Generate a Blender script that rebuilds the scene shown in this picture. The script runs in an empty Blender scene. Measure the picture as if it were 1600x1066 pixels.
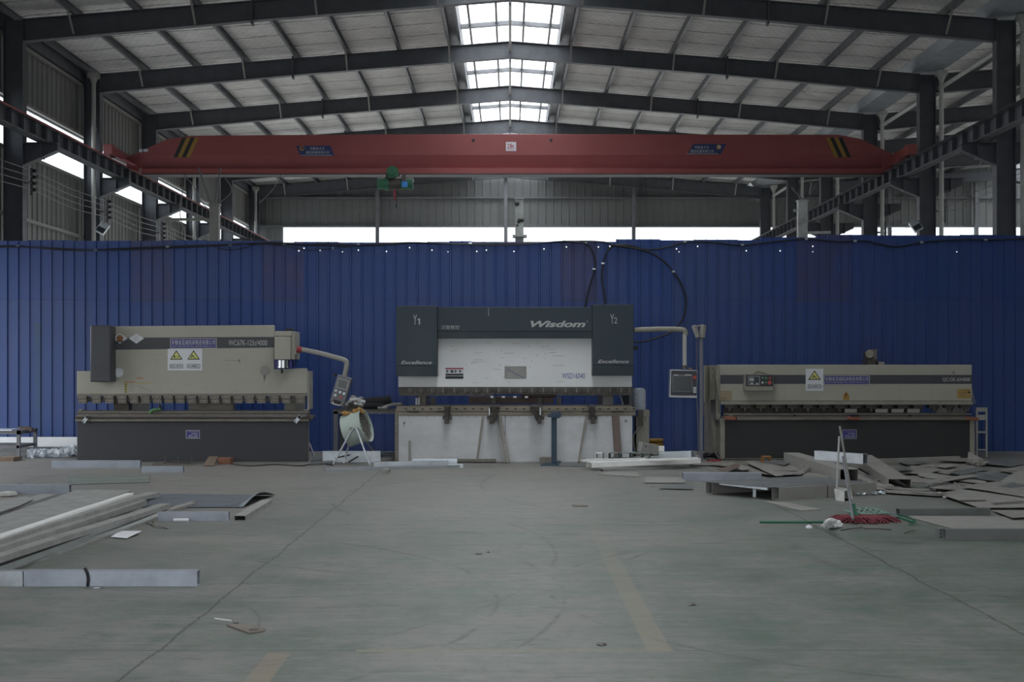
import bpy, math, random
from mathutils import Vector, Matrix
random.seed(7)
sc = bpy.context.scene
col = sc.collection
FPX, HX, HY, CH = 2112.0, 797.0, 572.0, 1.66      # focal length in px of a 1600 px wide frame, vanishing point, eye height
# ---------------------------------------------------------------- camera
cd = bpy.data.cameras.new('camera'); cam = bpy.data.objects.new('camera', cd); col.objects.link(cam)
cd.sensor_width = 36; cd.lens = 36*FPX/1600; cd.shift_x = (800-HX)/1600; cd.shift_y = (HY-533)/1600
cd.clip_end = 500
cam.location = (0, 0, CH); cam.rotation_euler = (math.pi/2, 0, 0)
sc.camera = cam
# ---------------------------------------------------------------- world, exposure, daylight openings
w = bpy.data.worlds.new('sky'); sc.world = w; w.use_nodes = True
bg = w.node_tree.nodes['Background']; bg.inputs[0].default_value = (0.93, 0.97, 1.0, 1)
_t = w.node_tree; _g = _t.nodes.new('ShaderNodeNewGeometry'); _s = _t.nodes.new('ShaderNodeSeparateXYZ'); _m = _t.nodes.new('ShaderNodeMapRange')   # overcast sky, brighter overhead
_t.links.new(_g.outputs['Incoming'], _s.inputs[0]); _t.links.new(_s.outputs[2], _m.inputs[0])
_m.inputs[1].default_value = 0; _m.inputs[2].default_value = -1; _m.inputs[3].default_value = 1.0; _m.inputs[4].default_value = 3.4
_t.links.new(_m.outputs[0], bg.inputs[1])
sc.view_settings.view_transform = 'Standard'; sc.view_settings.look = 'None'
sc.view_settings.gamma = 1; sc.view_settings.use_curve_mapping = False
sc.view_settings.exposure = 1.12
sc.cycles.use_denoising = True
sc.cycles.max_bounces = 8; sc.cycles.diffuse_bounces = 5; sc.cycles.transparent_max_bounces = 12
sc.cycles.sample_clamp_indirect = 4
REAR, RH, DOOR0, DOOR1, DOORH = -3.0, 5.0, 15.0, 25.9, 4.6     # open rear end of the hall; big side door on the left
def portal(name, c, sx, sy, rot):
    l = bpy.data.lights.new(name, 'AREA'); l.shape = 'RECTANGLE'; l.size = sx; l.size_y = sy
    l.cycles.is_portal = True
    o = bpy.data.objects.new(name, l); col.objects.link(o); o.location = c; o.rotation_euler = rot; return o
portal('daylight_skylight', (0, 30, 11.6), 3.0, 66, (0, 0, 0))
portal('daylight_rear', (-3, REAR-.2, RH/2), 18, RH, (math.pi/2, 0, 0))
portal('daylight_side_door', (-12.4, (DOOR0+DOOR1)/2, DOORH/2), DOORH, DOOR1-DOOR0, (0, -math.pi/2, 0))
portal('daylight_window_left', (-12.4, 44, 7.5), 1.3, 38, (0, -math.pi/2, 0))
portal('daylight_window_back', (8, 63.4, 7.5), 38, 1.3, (-math.pi/2, 0, 0))
portal('added_back_opening', (1, 63.4, 3.2), 22, 6.4, (-math.pi/2, 0, 0))  # unseen opening, added so daylight reaches the ceiling from behind
portal('added_side_opening', (-12.4, 45, 2.4), 4.4, 26, (0, -math.pi/2, 0))  # low opening hidden by the fence, added to brighten the ceiling
portal('added_right_opening', (36.4, 38, 2.6), 5, 40, (0, math.pi/2, 0))  # unseen opening in the far right wall, added to light the right-hand ceiling
portal('daylight_second_bay', (24, 30, 11.8), 2.4, 66, (0, 0, 0))

# ---------------------------------------------------------------- helpers
def X(px, Y): return (px-HX)*Y/FPX
def Z(py, Y): return CH-(py-HY)*Y/FPX
def P(px, py, Y): return Vector((X(px, Y), Y, Z(py, Y)))
def F(px, py, z=0.0):                      # the point of height z seen at a pixel
    Y = (CH-z)*FPX/(py-HY); return Vector((X(px, Y), Y, z))
class MB:
    def __init__(s): s.v = []; s.f = []; s.M = None
    def add(s, vs, fs):
        n = len(s.v)
        for p in vs:
            p = Vector(p)
            s.v.append(s.M @ p if s.M else p)
        s.f += [[i+n for i in q] for q in fs]
        return s
    def box(s, x0, x1, y0, y1, z0, z1):
        x0, x1 = sorted((x0, x1)); y0, y1 = sorted((y0, y1)); z0, z1 = sorted((z0, z1))
        return s.add([(x0,y0,z0),(x1,y0,z0),(x1,y1,z0),(x0,y1,z0),(x0,y0,z1),(x1,y0,z1),(x1,y1,z1),(x0,y1,z1)],
              [(0,3,2,1),(4,5,6,7),(0,1,5,4),(1,2,6,5),(2,3,7,6),(3,0,4,7)])
    def pb(s, x0, y0, x1, y1, Ya, Yb):     # box whose front face covers a pixel rectangle at depth Ya
        return s.box(X(x0,Ya), X(x1,Ya), Ya, Yb, Z(y0,Ya), Z(y1,Ya))
    def prism(s, poly, y0, y1):            # polygon of (x, z) extruded along y
        n = len(poly)
        a = sum(poly[i][0]*poly[(i+1)%n][1]-poly[(i+1)%n][0]*poly[i][1] for i in range(n))
        if a < 0: poly = poly[::-1]
        return s.add([(x,y0,z) for x,z in poly]+[(x,y1,z) for x,z in poly],
              [list(range(n)), list(range(n,2*n))[::-1]]+[(i+n,(i+1)%n+n,(i+1)%n,i) for i in range(n)])
    def pp(s, poly, Ya, Yb): return s.prism([(X(x,Ya), Z(y,Ya)) for x,y in poly], Ya, Yb)
    def sweep(s, sec, p0, p1, up=(0,0,1), closed=True):   # 2d section (u sideways, v up) from p0 to p1
        p0, p1 = Vector(p0), Vector(p1); d = (p1-p0).normalized(); up = Vector(up)
        if abs(d.dot(up)) > .99: up = Vector((0,1,0))
        u = d.cross(up).normalized(); v = u.cross(d).normalized(); n = len(sec)
        vs = [p0+u*a+v*b for a,b in sec]+[p1+u*a+v*b for a,b in sec]
        fs = [(i,(i+1)%n,(i+1)%n+n,i+n) for i in range(n if closed else n-1)]
        if closed: fs += [list(range(n))[::-1], list(range(n,2*n))]
        return s.add(vs, fs)
    def bar(s, p0, p1, w, h, up=(0,0,1)):
        return s.sweep([(-w/2,-h/2),(w/2,-h/2),(w/2,h/2),(-w/2,h/2)], p0, p1, up)
    def cyl(s, p0, p1, r, r2=None, n=14, cap=True):
        p0, p1 = Vector(p0), Vector(p1); r2 = r if r2 is None else r2; d = (p1-p0).normalized()
        a = Vector((0,0,1)) if abs(d.z) < .9 else Vector((1,0,0)); u = d.cross(a).normalized(); v = u.cross(d)
        c = [(math.cos(2*math.pi*i/n), math.sin(2*math.pi*i/n)) for i in range(n)]
        vs = [p0+(u*x+v*y)*r for x,y in c]+[p1+(u*x+v*y)*r2 for x,y in c]
        fs = [(i,(i+1)%n,(i+1)%n+n,i+n) for i in range(n)]
        if cap: fs += [list(range(n))[::-1], list(range(n,2*n))]
        return s.add(vs, fs)
    def lathe(s, o, prof, n=20, axis=(0,0,1)):
        o = Vector(o); d = Vector(axis).normalized(); a = Vector((1,0,0)) if abs(d.x) < .9 else Vector((0,0,1))
        u = d.cross(a).normalized(); v = d.cross(u); vs = []; fs = []
        for r,h in prof:
            for i in range(n):
                t = 2*math.pi*i/n; vs.append(o+d*h+(u*math.cos(t)+v*math.sin(t))*r)
        for k in range(len(prof)-1):
            for i in range(n):
                j = (i+1)%n; fs.append((k*n+i, k*n+j, (k+1)*n+j, (k+1)*n+i))
        return s.add(vs, fs)
    def tube(s, pts, r, n=8, sub=6):
        pts = [Vector(p) for p in pts]
        if sub > 1 and len(pts) > 2:
            q = []; e = [pts[0]]+pts+[pts[-1]]
            for i in range(1, len(e)-2):
                for k in range(sub):
                    t = k/sub; a,b,c,d = e[i-1],e[i],e[i+1],e[i+2]
                    q.append(.5*((2*b)+(c-a)*t+(2*a-5*b+4*c-d)*t*t+(3*b-a-3*c+d)*t**3))
            q.append(pts[-1]); pts = q
        vs = []; fs = []; u = None
        for i,p in enumerate(pts):
            d = (pts[min(i+1,len(pts)-1)]-pts[max(i-1,0)]).normalized()
            if u is None:
                a = Vector((0,0,1)) if abs(d.z) < .9 else Vector((1,0,0)); u = d.cross(a).normalized()
            else: u = (u-d*u.dot(d)).normalized()
            v = d.cross(u)
            for k in range(n):
                t = 2*math.pi*k/n; vs.append(p+(u*math.cos(t)+v*math.sin(t))*r)
        m = len(pts)
        for i in range(m-1):
            for k in range(n):
                j = (k+1)%n; fs.append((i*n+k, i*n+j, (i+1)*n+j, (i+1)*n+k))
        fs += [list(range(n))[::-1], list(range((m-1)*n, m*n))]
        return s.add(vs, fs)
    def quad(s, a, b, c, d): return s.add([a,b,c,d], [(0,1,2,3)])
    def slab(s, pts, t):                   # plan outline (3d points) given thickness t downwards
        n = len(pts); pts = [Vector(p) for p in pts]
        return s.add(pts+[p-Vector((0,0,t)) for p in pts],
              [list(range(n)), list(range(n,2*n))[::-1]]+[(i,i+n,(i+1)%n+n,(i+1)%n) for i in range(n)])
    def build(s, name, mat, parent=None, bev=0, smooth=False, sharp=40):
        me = bpy.data.meshes.new(name)
        if parent is not None:
            o0 = Vector(parent.get('_w', parent.location))
        else:
            xs = [p.x for p in s.v]; ys = [p.y for p in s.v]; zs = [p.z for p in s.v]
            o0 = Vector(((min(xs)+max(xs))/2, (min(ys)+max(ys))/2, min(zs)))
        me.from_pydata([p-o0 for p in s.v], [], s.f); me.materials.append(mat)
        me.validate(); 
        import bmesh
        b = bmesh.new(); b.from_mesh(me); bmesh.ops.recalc_face_normals(b, faces=b.faces); b.to_mesh(me); b.free()
        if smooth:
            me.polygons.foreach_set('use_smooth', [True]*len(me.polygons)); me.set_sharp_from_angle(angle=math.radians(sharp))
        o = bpy.data.objects.new(name, me); col.objects.link(o)
        if parent is not None: o.parent = parent; ORG[o.name] = o0
        else: o.location = o0; ORG[o.name] = o0
        o_w[o.name] = o0
        if bev:
            m = o.modifiers.new('bevel', 'BEVEL'); m.width = bev; m.segments = 2; m.limit_method = 'ANGLE'; m.angle_limit = math.radians(40)
        return o
ORG = {}; o_w = {}
def build_sub(mb, name, mat, parent, **k):           # a mesh under a mesh part: same origin as the part
    o0 = o_w[parent.name]
    class _P: pass
    fake = _P(); fake.location = o0; fake.get = lambda a, b: o0
    me_o = None
    s = mb; me = bpy.data.meshes.new(name)
    me.from_pydata([p-o0 for p in s.v], [], s.f); me.materials.append(mat); me.validate()
    o = bpy.data.objects.new(name, me); col.objects.link(o); o.parent = parent; o_w[o.name] = o0
    if k.get('smooth'):
        me.polygons.foreach_set('use_smooth', [True]*len(me.polygons)); me.set_sharp_from_angle(angle=math.radians(40))
    return o
def put(mb, name, mat, parent=None, **k):            # parent may be an Empty (thing) or a mesh (part / thing)
    if parent is None or parent.type == 'EMPTY': return mb.build(name, mat, parent, **k)
    return build_sub(mb, name, mat, parent, **k)
def tag(o, label=None, cat=None, group=None, kind=None):
    if label: o['label'] = label
    if cat: o['category'] = cat
    if group: o['group'] = group
    if kind: o['kind'] = kind
    return o
def E(name, loc, label, cat, group=None):
    o = bpy.data.objects.new(name, None); col.objects.link(o); o.location = loc; o.empty_display_size = .2
    o_w[o.name] = Vector(loc); return tag(o, label, cat, group, 'thing')
def struct(mb, name, mat, **k):
    o = mb.build(name, mat, None, **k); o['kind'] = 'structure'; return o
def copy_tree(o, parent=None):
    c = o.copy(); col.objects.link(c); c.parent = parent
    for ch in [k for k in bpy.data.objects if k.parent == o]: copy_tree(ch, c)
    return c
# ---------------------------------------------------------------- materials
def nt(name):
    m = bpy.data.materials.new(name); m.use_nodes = True; t = m.node_tree; return m, t, t.nodes['Principled BSDF']
def N(t, typ, **k):
    n = t.nodes.new(typ)
    for a, b in k.items(): setattr(n, a, b)
    return n
def coord(t, world=False):
    if world: return N(t, 'ShaderNodeNewGeometry').outputs['Position']
    return N(t, 'ShaderNodeTexCoord').outputs['Object']
def noise(t, vec, scale, detail=4, rough=.6, mapscale=None):
    if mapscale:
        mp = N(t, 'ShaderNodeMapping'); mp.inputs['Scale'].default_value = mapscale; t.links.new(vec, mp.inputs[0]); vec = mp.outputs[0]
    n = N(t, 'ShaderNodeTexNoise'); n.inputs['Scale'].default_value = scale; n.inputs['Detail'].default_value = detail
    n.inputs['Roughness'].default_value = rough; t.links.new(vec, n.inputs['Vector']); return n.outputs['Fac']
def ramp(t, fac, a, b, ca=(0,0,0,1), cb=(1,1,1,1)):
    r = N(t, 'ShaderNodeValToRGB'); e = r.color_ramp.elements; e[0].position = a; e[1].position = b
    e[0].color = ca if len(ca) == 4 else (*ca, 1); e[1].color = cb if len(cb) == 4 else (*cb, 1)
    t.links.new(fac, r.inputs[0]); return r.outputs[0]
def mix(t, fac, a, b, mode='MIX'):
    m = N(t, 'ShaderNodeMix', data_type='RGBA', blend_type=mode)
    for i, v in ((0, fac), (6, a), (7, b)):
        if isinstance(v, (int, float)): m.inputs[i].default_value = v
        elif isinstance(v, tuple): m.inputs[i].default_value = v if len(v) == 4 else (*v, 1)
        else: t.links.new(v, m.inputs[i])
    return m.outputs[2]
def math_(t, op, a, b=None, c=None, clamp=False):
    m = N(t, 'ShaderNodeMath', operation=op); m.use_clamp = clamp
    for i, v in enumerate((a, b, c)):
        if v is None: continue
        if isinstance(v, (int, float)): m.inputs[i].default_value = v
        else: t.links.new(v, m.inputs[i])
    return m.outputs[0]
def bump(t, b, h, s=.2, d=.01):
    n = N(t, 'ShaderNodeBump'); n.inputs['Strength'].default_value = s; n.inputs['Distance'].default_value = d
    t.links.new(h, n.inputs['Height']); t.links.new(n.outputs[0], b.inputs['Normal'])
def paint(name, c, rough=.5, metal=0, dirt=.35, dirtc=None, scale=3, stretch=None, bmp=.05):
    m, t, b = nt(name); v = coord(t)
    n1 = noise(t, v, scale, 6, .65, stretch); n2 = noise(t, v, scale*9, 4, .7)
    dc = dirtc or tuple(x*.45 for x in c)
    f = math_(t, 'MULTIPLY', ramp(t, n1, .42, .75), dirt)
    cc = mix(t, f, c, dc); cc = mix(t, math_(t, 'MULTIPLY', ramp(t, n2, .55, .8), dirt*.5), cc, dc)
    t.links.new(cc, b.inputs['Base Color']); b.inputs['Roughness'].default_value = rough; b.inputs['Metallic'].default_value = metal
    t.links.new(math_(t, 'MULTIPLY_ADD', n1, .3, rough-.12, clamp=True), b.inputs['Roughness'])
    if bmp: bump(t, b, n2, bmp, .004)
    return m
def flat(name, c, rough=.6, metal=0, emit=None):
    m, t, b = nt(name); v = coord(t); n1 = noise(t, v, 25, 3)
    t.links.new(mix(t, math_(t, 'MULTIPLY', n1, .25), c, tuple(x*.7 for x in c)), b.inputs['Base Color'])
    b.inputs['Roughness'].default_value = rough; b.inputs['Metallic'].default_value = metal
    return m
M = {}
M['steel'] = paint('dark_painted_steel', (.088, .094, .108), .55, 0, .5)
M['steel_lit'] = paint('lit_grey_steel', (.17, .175, .19), .5, 0, .4)  # paler copy of the dark steel, the lit look is in its colour
M['purlin'] = paint('purlin_galvanised', (.15, .155, .17), .5, .3, .4)
M['galv'] = paint('galvanised_steel', (.52, .56, .60), .38, .75, .45, scale=5, stretch=(1, 1, 1))
M['galv_bright'] = paint('bright_galvanised_steel', (.72, .78, .84), .3, .7, .3, scale=4)
M['galv_dusty'] = paint('dusty_galvanised_steel', (.27, .265, .25), .6, .1, .5, (.22, .2, .17), scale=4)
M['galv_blue'] = paint('blue_grey_galvanised_steel', (.36, .39, .45), .42, .4, .4, scale=5)
M['sheet_dusty'] = paint('dusty_sheet_steel', (.235, .225, .21), .66, .05, .55, (.16, .14, .12), scale=3)
M['sheet_dark'] = paint('dark_sheet_steel', (.16, .165, .17), .5, .3, .5, scale=3)
M['strip'] = paint('grey_strip_steel', (.33, .33, .315), .5, .1, .6, (.17, .165, .15), scale=4)
M['strip_white'] = paint('bright_strip_steel', (.9, .9, .88), .35, .05, .25, scale=4)
M['iron'] = paint('oily_iron', (.085, .08, .074), .45, .5, .5, (.05, .035, .025), scale=8)
M['iron_worn'] = paint('worn_machined_iron', (.20, .185, .16), .45, .5, .6, (.07, .06, .05), scale=6, stretch=(1, 6, 6))
M['cream'] = paint('cream_machine_paint', (.35, .34, .29), .5, 0, .2, (.2, .19, .15), scale=2)
M['cream_dark'] = paint('aged_cream_paint', (.27, .26, .22), .55, 0, .4, (.1, .09, .07), scale=4)
M['charcoal'] = paint('charcoal_machine_paint', (.05, .053, .062), .5, 0, .4, scale=2)
M['base_dark'] = paint('dark_grey_base_paint', (.032, .033, .04), .55, 0, .4, (.045, .043, .046), scale=2)
M['base_black'] = paint('near_black_base_paint', (.022, .022, .024), .55, 0, .4, (.035, .034, .032), scale=2)
M['teal'] = paint('dark_teal_cover_paint', (.012, .028, .042), .42, 0, .3, (.04, .055, .07), scale=2)
M['teal_deep'] = paint('deep_teal_band_paint', (.005, .02, .028), .4, 0, .3, scale=2)
M['white_paint'] = paint('white_machine_paint', (.76, .77, .78), .42, 0, .15, (.5, .5, .48), scale=3)
M['white_scuffed'] = paint('scuffed_white_paint', (.60, .61, .63), .5, 0, .35, (.32, .32, .31), scale=3, stretch=(1, 1, 1.6))
M['red'] = paint('crane_red_paint', (.26, .062, .062), .42, 0, .3, (.2, .03, .03), scale=1.5)
M['red_edge'] = paint('faded_red_rail_paint', (.25, .05, .05), .6, 0, .5, scale=4)
M['pipe'] = paint('grey_white_plastic_pipe', (.42, .42, .40), .5, 0, .5, (.22, .21, .19), scale=2, stretch=(3, 3, .6))
M['post'] = paint('weathered_white_post', (.46, .48, .46), .6, 0, .7, (.13, .1, .08), scale=3)
M['green'] = paint('hoist_green_paint', (.03, .14, .075), .5, 0, .5, scale=8)
M['blue_motor'] = flat('bright_blue_motor_paint', (.04, .22, .62), .45)
M['black'] = flat('black_rubber', (.012, .012, .014), .6)
M['black_cable'] = flat('black_cable', (.012, .013, .018), .55)
M['grey_wire'] = flat('grey_wire', (.22, .22, .22), .5, .3)
M['yellow'] = flat('safety_yellow', (.30, .17, .03), .6)
M['yellow_pale'] = flat('pale_warning_yellow', (.62, .62, .20), .6)
M['orange'] = flat('dusty_orange', (.28, .13, .045), .7)
M['amber'] = paint('amber_yellow_rag', (.42, .235, .07), .8, 0, .3)
M['brick'] = paint('red_brick', (.24, .09, .06), .85, 0, .5)
M['sign_white'] = flat('sign_white', (.62, .64, .68), .5)
M['sign_blue'] = flat('sign_blue', (.035, .03, .2), .5)
M['letter'] = flat('lettering_white', (.52, .52, .5), .5)
M['letter_grey'] = flat('lettering_silver', (.42, .43, .43), .45)
M['letter_blue'] = flat('lettering_blue', (.04, .05, .32), .5)
M['letter_red'] = flat('lettering_crimson', (.35, .03, .06), .5)
M['ink'] = flat('ink_black', (.02, .02, .022), .6)
M['plate_blue'] = flat('nameplate_navy', (.02, .035, .13), .45)
M['gold'] = flat('emblem_gold', (.4, .22, .05), .45)
M['chrome'] = flat('polished_chrome', (.5, .52, .54), .25, 1)
M['screen'] = flat('dark_screen', (.035, .04, .045), .2)
M['box_grey'] = flat('control_box_grey', (.15, .15, .17), .5)
M['box_dark'] = flat('control_panel_dark', (.035, .038, .05), .45)
M['btn_red'] = flat('button_red', (.4, .03, .02), .4)
M['btn_green'] = flat('button_green', (.03, .22, .08), .4)
M['rubber_red'] = flat('red_plastic', (.26, .025, .035), .5)
M['iron_tan'] = paint('worn_tan_table_steel', (.24, .215, .165), .5, .1, .65, (.09, .075, .06), scale=5, stretch=(.6, 4, 6))
M['tube_dull'] = paint('dull_green_grey_steel', (.155, .165, .16), .55, .15, .4, scale=4)
M['white_soft'] = paint('soft_white_profile', (.55, .58, .58), .4, .1, .35, (.33, .34, .33), scale=4)
M['mint'] = paint('pale_green_fan_paint', (.40, .47, .43), .5, 0, .25, (.28, .3, .26), scale=5)
M['fan_inside'] = paint('dusty_fan_inside', (.16, .15, .14), .7, 0, .5)
M['cloth_dark'] = paint('black_cloth', (.014, .014, .017), .9, 0, .3, scale=9)
M['cloth_grey'] = paint('grey_cloth', (.28, .27, .26), .9, 0, .5, scale=9)
M['cloth_white'] = paint('white_cloth', (.62, .62, .62), .9, 0, .3, scale=9)
M['cardboard'] = paint('brown_cardboard', (.20, .145, .105), .85, 0, .4)
M['card_grey'] = paint('grey_brown_board', (.19, .165, .145), .85, 0, .4)
M['paper'] = flat('white_paper', (.75, .75, .8), .8)
M['wood'] = paint('brown_steel_bar', (.13, .095, .085), .7, .1, .4, scale=3)
M['stand_blue'] = paint('navy_stand_paint', (.025, .055, .09), .5, 0, .4)
M['mop_pink'] = flat('mop_pink', (.20, .045, .06), .9)
M['mop_net'] = flat('mop_net_green', (.19, .27, .23), .8)
M['plastic_green'] = flat('green_plastic', (.025, .15, .085), .5)
M['bench'] = paint('grey_bench_steel', (.16, .165, .185), .55, .2, .4)
def glassy(name, c, tr=.55):
    m, t, b = nt(name); tp = N(t, 'ShaderNodeBsdfTransparent'); tp.inputs[0].default_value = (.9,.93,.95,1)
    mx = N(t, 'ShaderNodeMixShader'); mx.inputs[0].default_value = 1-tr; b.inputs['Base Color'].default_value = (*c, 1); b.inputs['Roughness'].default_value = .25
    v = coord(t); n = noise(t, v, 18, 3); bump(t, b, n, 1.0, .03)
    out = t.nodes['Material Output']; t.links.new(tp.outputs[0], mx.inputs[1]); t.links.new(b.outputs[0], mx.inputs[2]); t.links.new(mx.outputs[0], out.inputs[0]); return m
M['film'] = glassy('clear_plastic_film', (.7, .75, .82), .4)
M['pane'] = glassy('clear_window_sheet', (.8, .85, .9), .9)
def skyl():
    m, t, b = nt('translucent_roof_sheet'); tp = N(t, 'ShaderNodeBsdfTransparent'); tp.inputs[0].default_value = (1,1,1,1)
    tl = N(t, 'ShaderNodeBsdfTranslucent'); tl.inputs[0].default_value = (.95,.97,.97,1)
    mx = N(t, 'ShaderNodeMixShader'); mx.inputs[0].default_value = .3
    out = t.nodes['Material Output']; t.links.new(tp.outputs[0], mx.inputs[1]); t.links.new(tl.outputs[0], mx.inputs[2]); t.links.new(mx.outputs[0], out.inputs[0]); return m
M['skylight'] = skyl()
# floor: worn green paint under dust, panel joints, cracks, yellow lines
def floor_mat():
    m, t, b = nt('worn_green_workshop_floor'); v = coord(t, True)
    sx = N(t, 'ShaderNodeSeparateXYZ'); t.links.new(v, sx.inputs[0]); x, y = sx.outputs[0], sx.outputs[1]
    nL = noise(t, v, .22, 5, .6); nM = noise(t, v, 1.1, 8, .7, (1, .8, 1)); nS = noise(t, v, 6, 8, .75); nF = noise(t, v, 40, 4, .7)
    green = (.088, .125, .102); dust = (.245, .23, .208); grey = (.205, .2, .19)
    far = math_(t, 'MULTIPLY_ADD', y, .05, -.62, clamp=True)            # paint is worn away towards the machines
    wear = math_(t, 'ADD', math_(t, 'MULTIPLY_ADD', nM, 3.2, -1.15), math_(t, 'MULTIPLY_ADD', nS, 1.6, -.7))
    wear = math_(t, 'ADD', wear, math_(t, 'MULTIPLY', x, -.05))
    wear = math_(t, 'ADD', wear, far, clamp=True)
    c = mix(t, wear, green, grey)
    c = mix(t, math_(t, 'MULTIPLY', math_(t, 'ADD', far, ramp(t, nL, .5, .75), clamp=True), .75), c, dust)
    deep = math_(t, 'MULTIPLY', ramp(t, noise(t, v, .9, 9, .8, (.8, 1.3, 1)), .56, .68), math_(t, 'SUBTRACT', .75, far, clamp=True))
    c = mix(t, deep, c, (.045, .085, .062))
    # scuffs and tyre arcs
    sc1 = ramp(t, noise(t, v, 1.3, 9, .85, (.5, 2.6, 1)), .54, .66); c = mix(t, math_(t, 'MULTIPLY', sc1, .75), c, (.085, .09, .08))
    sc2 = ramp(t, noise(t, v, 2.1, 9, .85, (2.2, .6, 1)), .57, .66); c = mix(t, math_(t, 'MULTIPLY', sc2, .55), c, (.10, .10, .09))
    c = mix(t, math_(t, 'MULTIPLY', ramp(t, noise(t, v, .55, 7, .7), .35, .7), .35), c, mix(t, .5, c, (.05, .052, .048)))
    sc3 = ramp(t, noise(t, v, 9, 8, .85, (.5, 1.8, 1)), .53, .62); c = mix(t, math_(t, 'MULTIPLY', sc3, .6), c, (.09, .09, .085))
    def arc(cx, cy, r, wd, s):
        dx = math_(t, 'SUBTRACT', x, cx); dy = math_(t, 'SUBTRACT', y, cy)
        d = math_(t, 'SQRT', math_(t, 'ADD', math_(t, 'MULTIPLY', dx, dx), math_(t, 'MULTIPLY', dy, dy)))
        d = math_(t, 'ABSOLUTE', math_(t, 'SUBTRACT', math_(t, 'MULTIPLY_ADD', nM, .12, d), r+.06))
        k = math_(t, 'SUBTRACT', 1, math_(t, 'DIVIDE', d, wd), clamp=True)
        br = ramp(t, noise(t, v, .8, 4, .6, (1+r*.13, 1.4, 1)), .45, .55)
        return math_(t, 'MULTIPLY', math_(t, 'MULTIPLY', math_(t, 'MULTIPLY', k, br), ramp(t, nS, .36, .56)), min(1, s*1.4))
    for a in ((-4.2, 9.5, 4.1, .03, .7), (-4.5, 9.8, 4.9, .03, .6), (3.4, 10, 3.1, .035, .6), (2.2, 17, 4.4, .05, .6), (-.6, 12.6, 1.9, .035, .6),
              (-6, 12, 6.4, .03, .5), (5.8, 12, 3.2, .09, .5), (-2.4, 20, 4.6, .05, .5), (1, 4.5, 3.8, .02, .5), (6.5, 19, 6.9, .05, .45), (-3.2, 8.5, 1.6, .015, .5)):
        c = mix(t, arc(*a), c, (.06, .063, .056))
    # dust drift, fine speckle
    sc4 = ramp(t, noise(t, v, 5, 8, .85, (.3, 2.2, 1)), .56, .66); c = mix(t, math_(t, 'MULTIPLY', sc4, .45), c, (.29, .29, .27))
    c = mix(t, math_(t, 'MULTIPLY', ramp(t, nF, .52, .75), .4), c, (.12, .12, .11))
    c = mix(t, math_(t, 'MULTIPLY', ramp(t, noise(t, v, 3.2, 9, .8, (.35, 2, 1)), .52, .68), .45), c, (.27, .265, .245))
    # yellow lines
    def band(c0, w2, axis, lo, hi, other):
        d = math_(t, 'ABSOLUTE', math_(t, 'SUBTRACT', axis, c0))
        k = math_(t, 'LESS_THAN', d, w2); k = math_(t, 'MULTIPLY', k, math_(t, 'GREATER_THAN', other, lo)); return math_(t, 'MULTIPLY', k, math_(t, 'LESS_THAN', other, hi))
    wearY = math_(t, 'ADD', math_(t, 'MULTIPLY', ramp(t, nS, .35, .7, (1,1,1), (.25,.25,.25)), .75), 0)
    fadeY = math_(t, 'MULTIPLY_ADD', y, -.115, 1.75, clamp=True)
    k = math_(t, 'MULTIPLY', math_(t, 'MULTIPLY', band(.87, .072, x, 7.9, 17, y), wearY), fadeY); c = mix(t, math_(t, 'MULTIPLY', k, .7), c, (.31, .25, .155))
    k = math_(t, 'MULTIPLY', band(-1.335, .068, x, 4, 7.82, y), wearY); c = mix(t, math_(t, 'MULTIPLY', k, .7), c, (.32, .23, .155))
    k = math_(t, 'MULTIPLY', band(7.88, .022, y, -.9, .95, x), wearY); c = mix(t, k, c, (.36, .30, .19))
    # joints and cracks
    wob = math_(t, 'MULTIPLY_ADD', noise(t, v, .9, 8, .75), .14, -.07)
    wob = math_(t, 'ADD', wob, math_(t, 'MULTIPLY_ADD', nS, .03, -.015))
    crack = None
    for c0, axis, wd in ((-2.05, x, .014), (3.17, x, .016), (-6.9, x, .012), (7.88, y, .012), (14.1, y, .012), (8.6, x, .012), (20.4, y, .014)):
        d = math_(t, 'ABSOLUTE', math_(t, 'SUBTRACT', math_(t, 'ADD', axis, math_(t, 'MULTIPLY', wob, .35 if axis is y else 1)), c0)); k = math_(t, 'SUBTRACT', 1, math_(t, 'DIVIDE', d, wd), clamp=True)
        crack = k if crack is None else math_(t, 'MAXIMUM', crack, k)
    crack = math_(t, 'MULTIPLY', crack, math_(t, 'MULTIPLY_ADD', nS, 1.2, .2, clamp=True))
    c = mix(t, math_(t, 'MULTIPLY', crack, .95), c, (.03, .028, .024))
    c = mix(t, math_(t, 'MULTIPLY', math_(t, 'GREATER_THAN', y, 26.4), .8), c, (.36, .355, .34))          # floor made paler beyond the fence, to bounce light onto the ceiling
    t.links.new(c, b.inputs['Base Color'])
    t.links.new(math_(t, 'MULTIPLY_ADD', nM, .3, .38, clamp=True), b.inputs['Roughness']); b.inputs['Specular IOR Level'].default_value = .35
    bump(t, b, math_(t, 'SUBTRACT', nF, crack), .12, .01)
    return m
M['floor'] = floor_mat()
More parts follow.
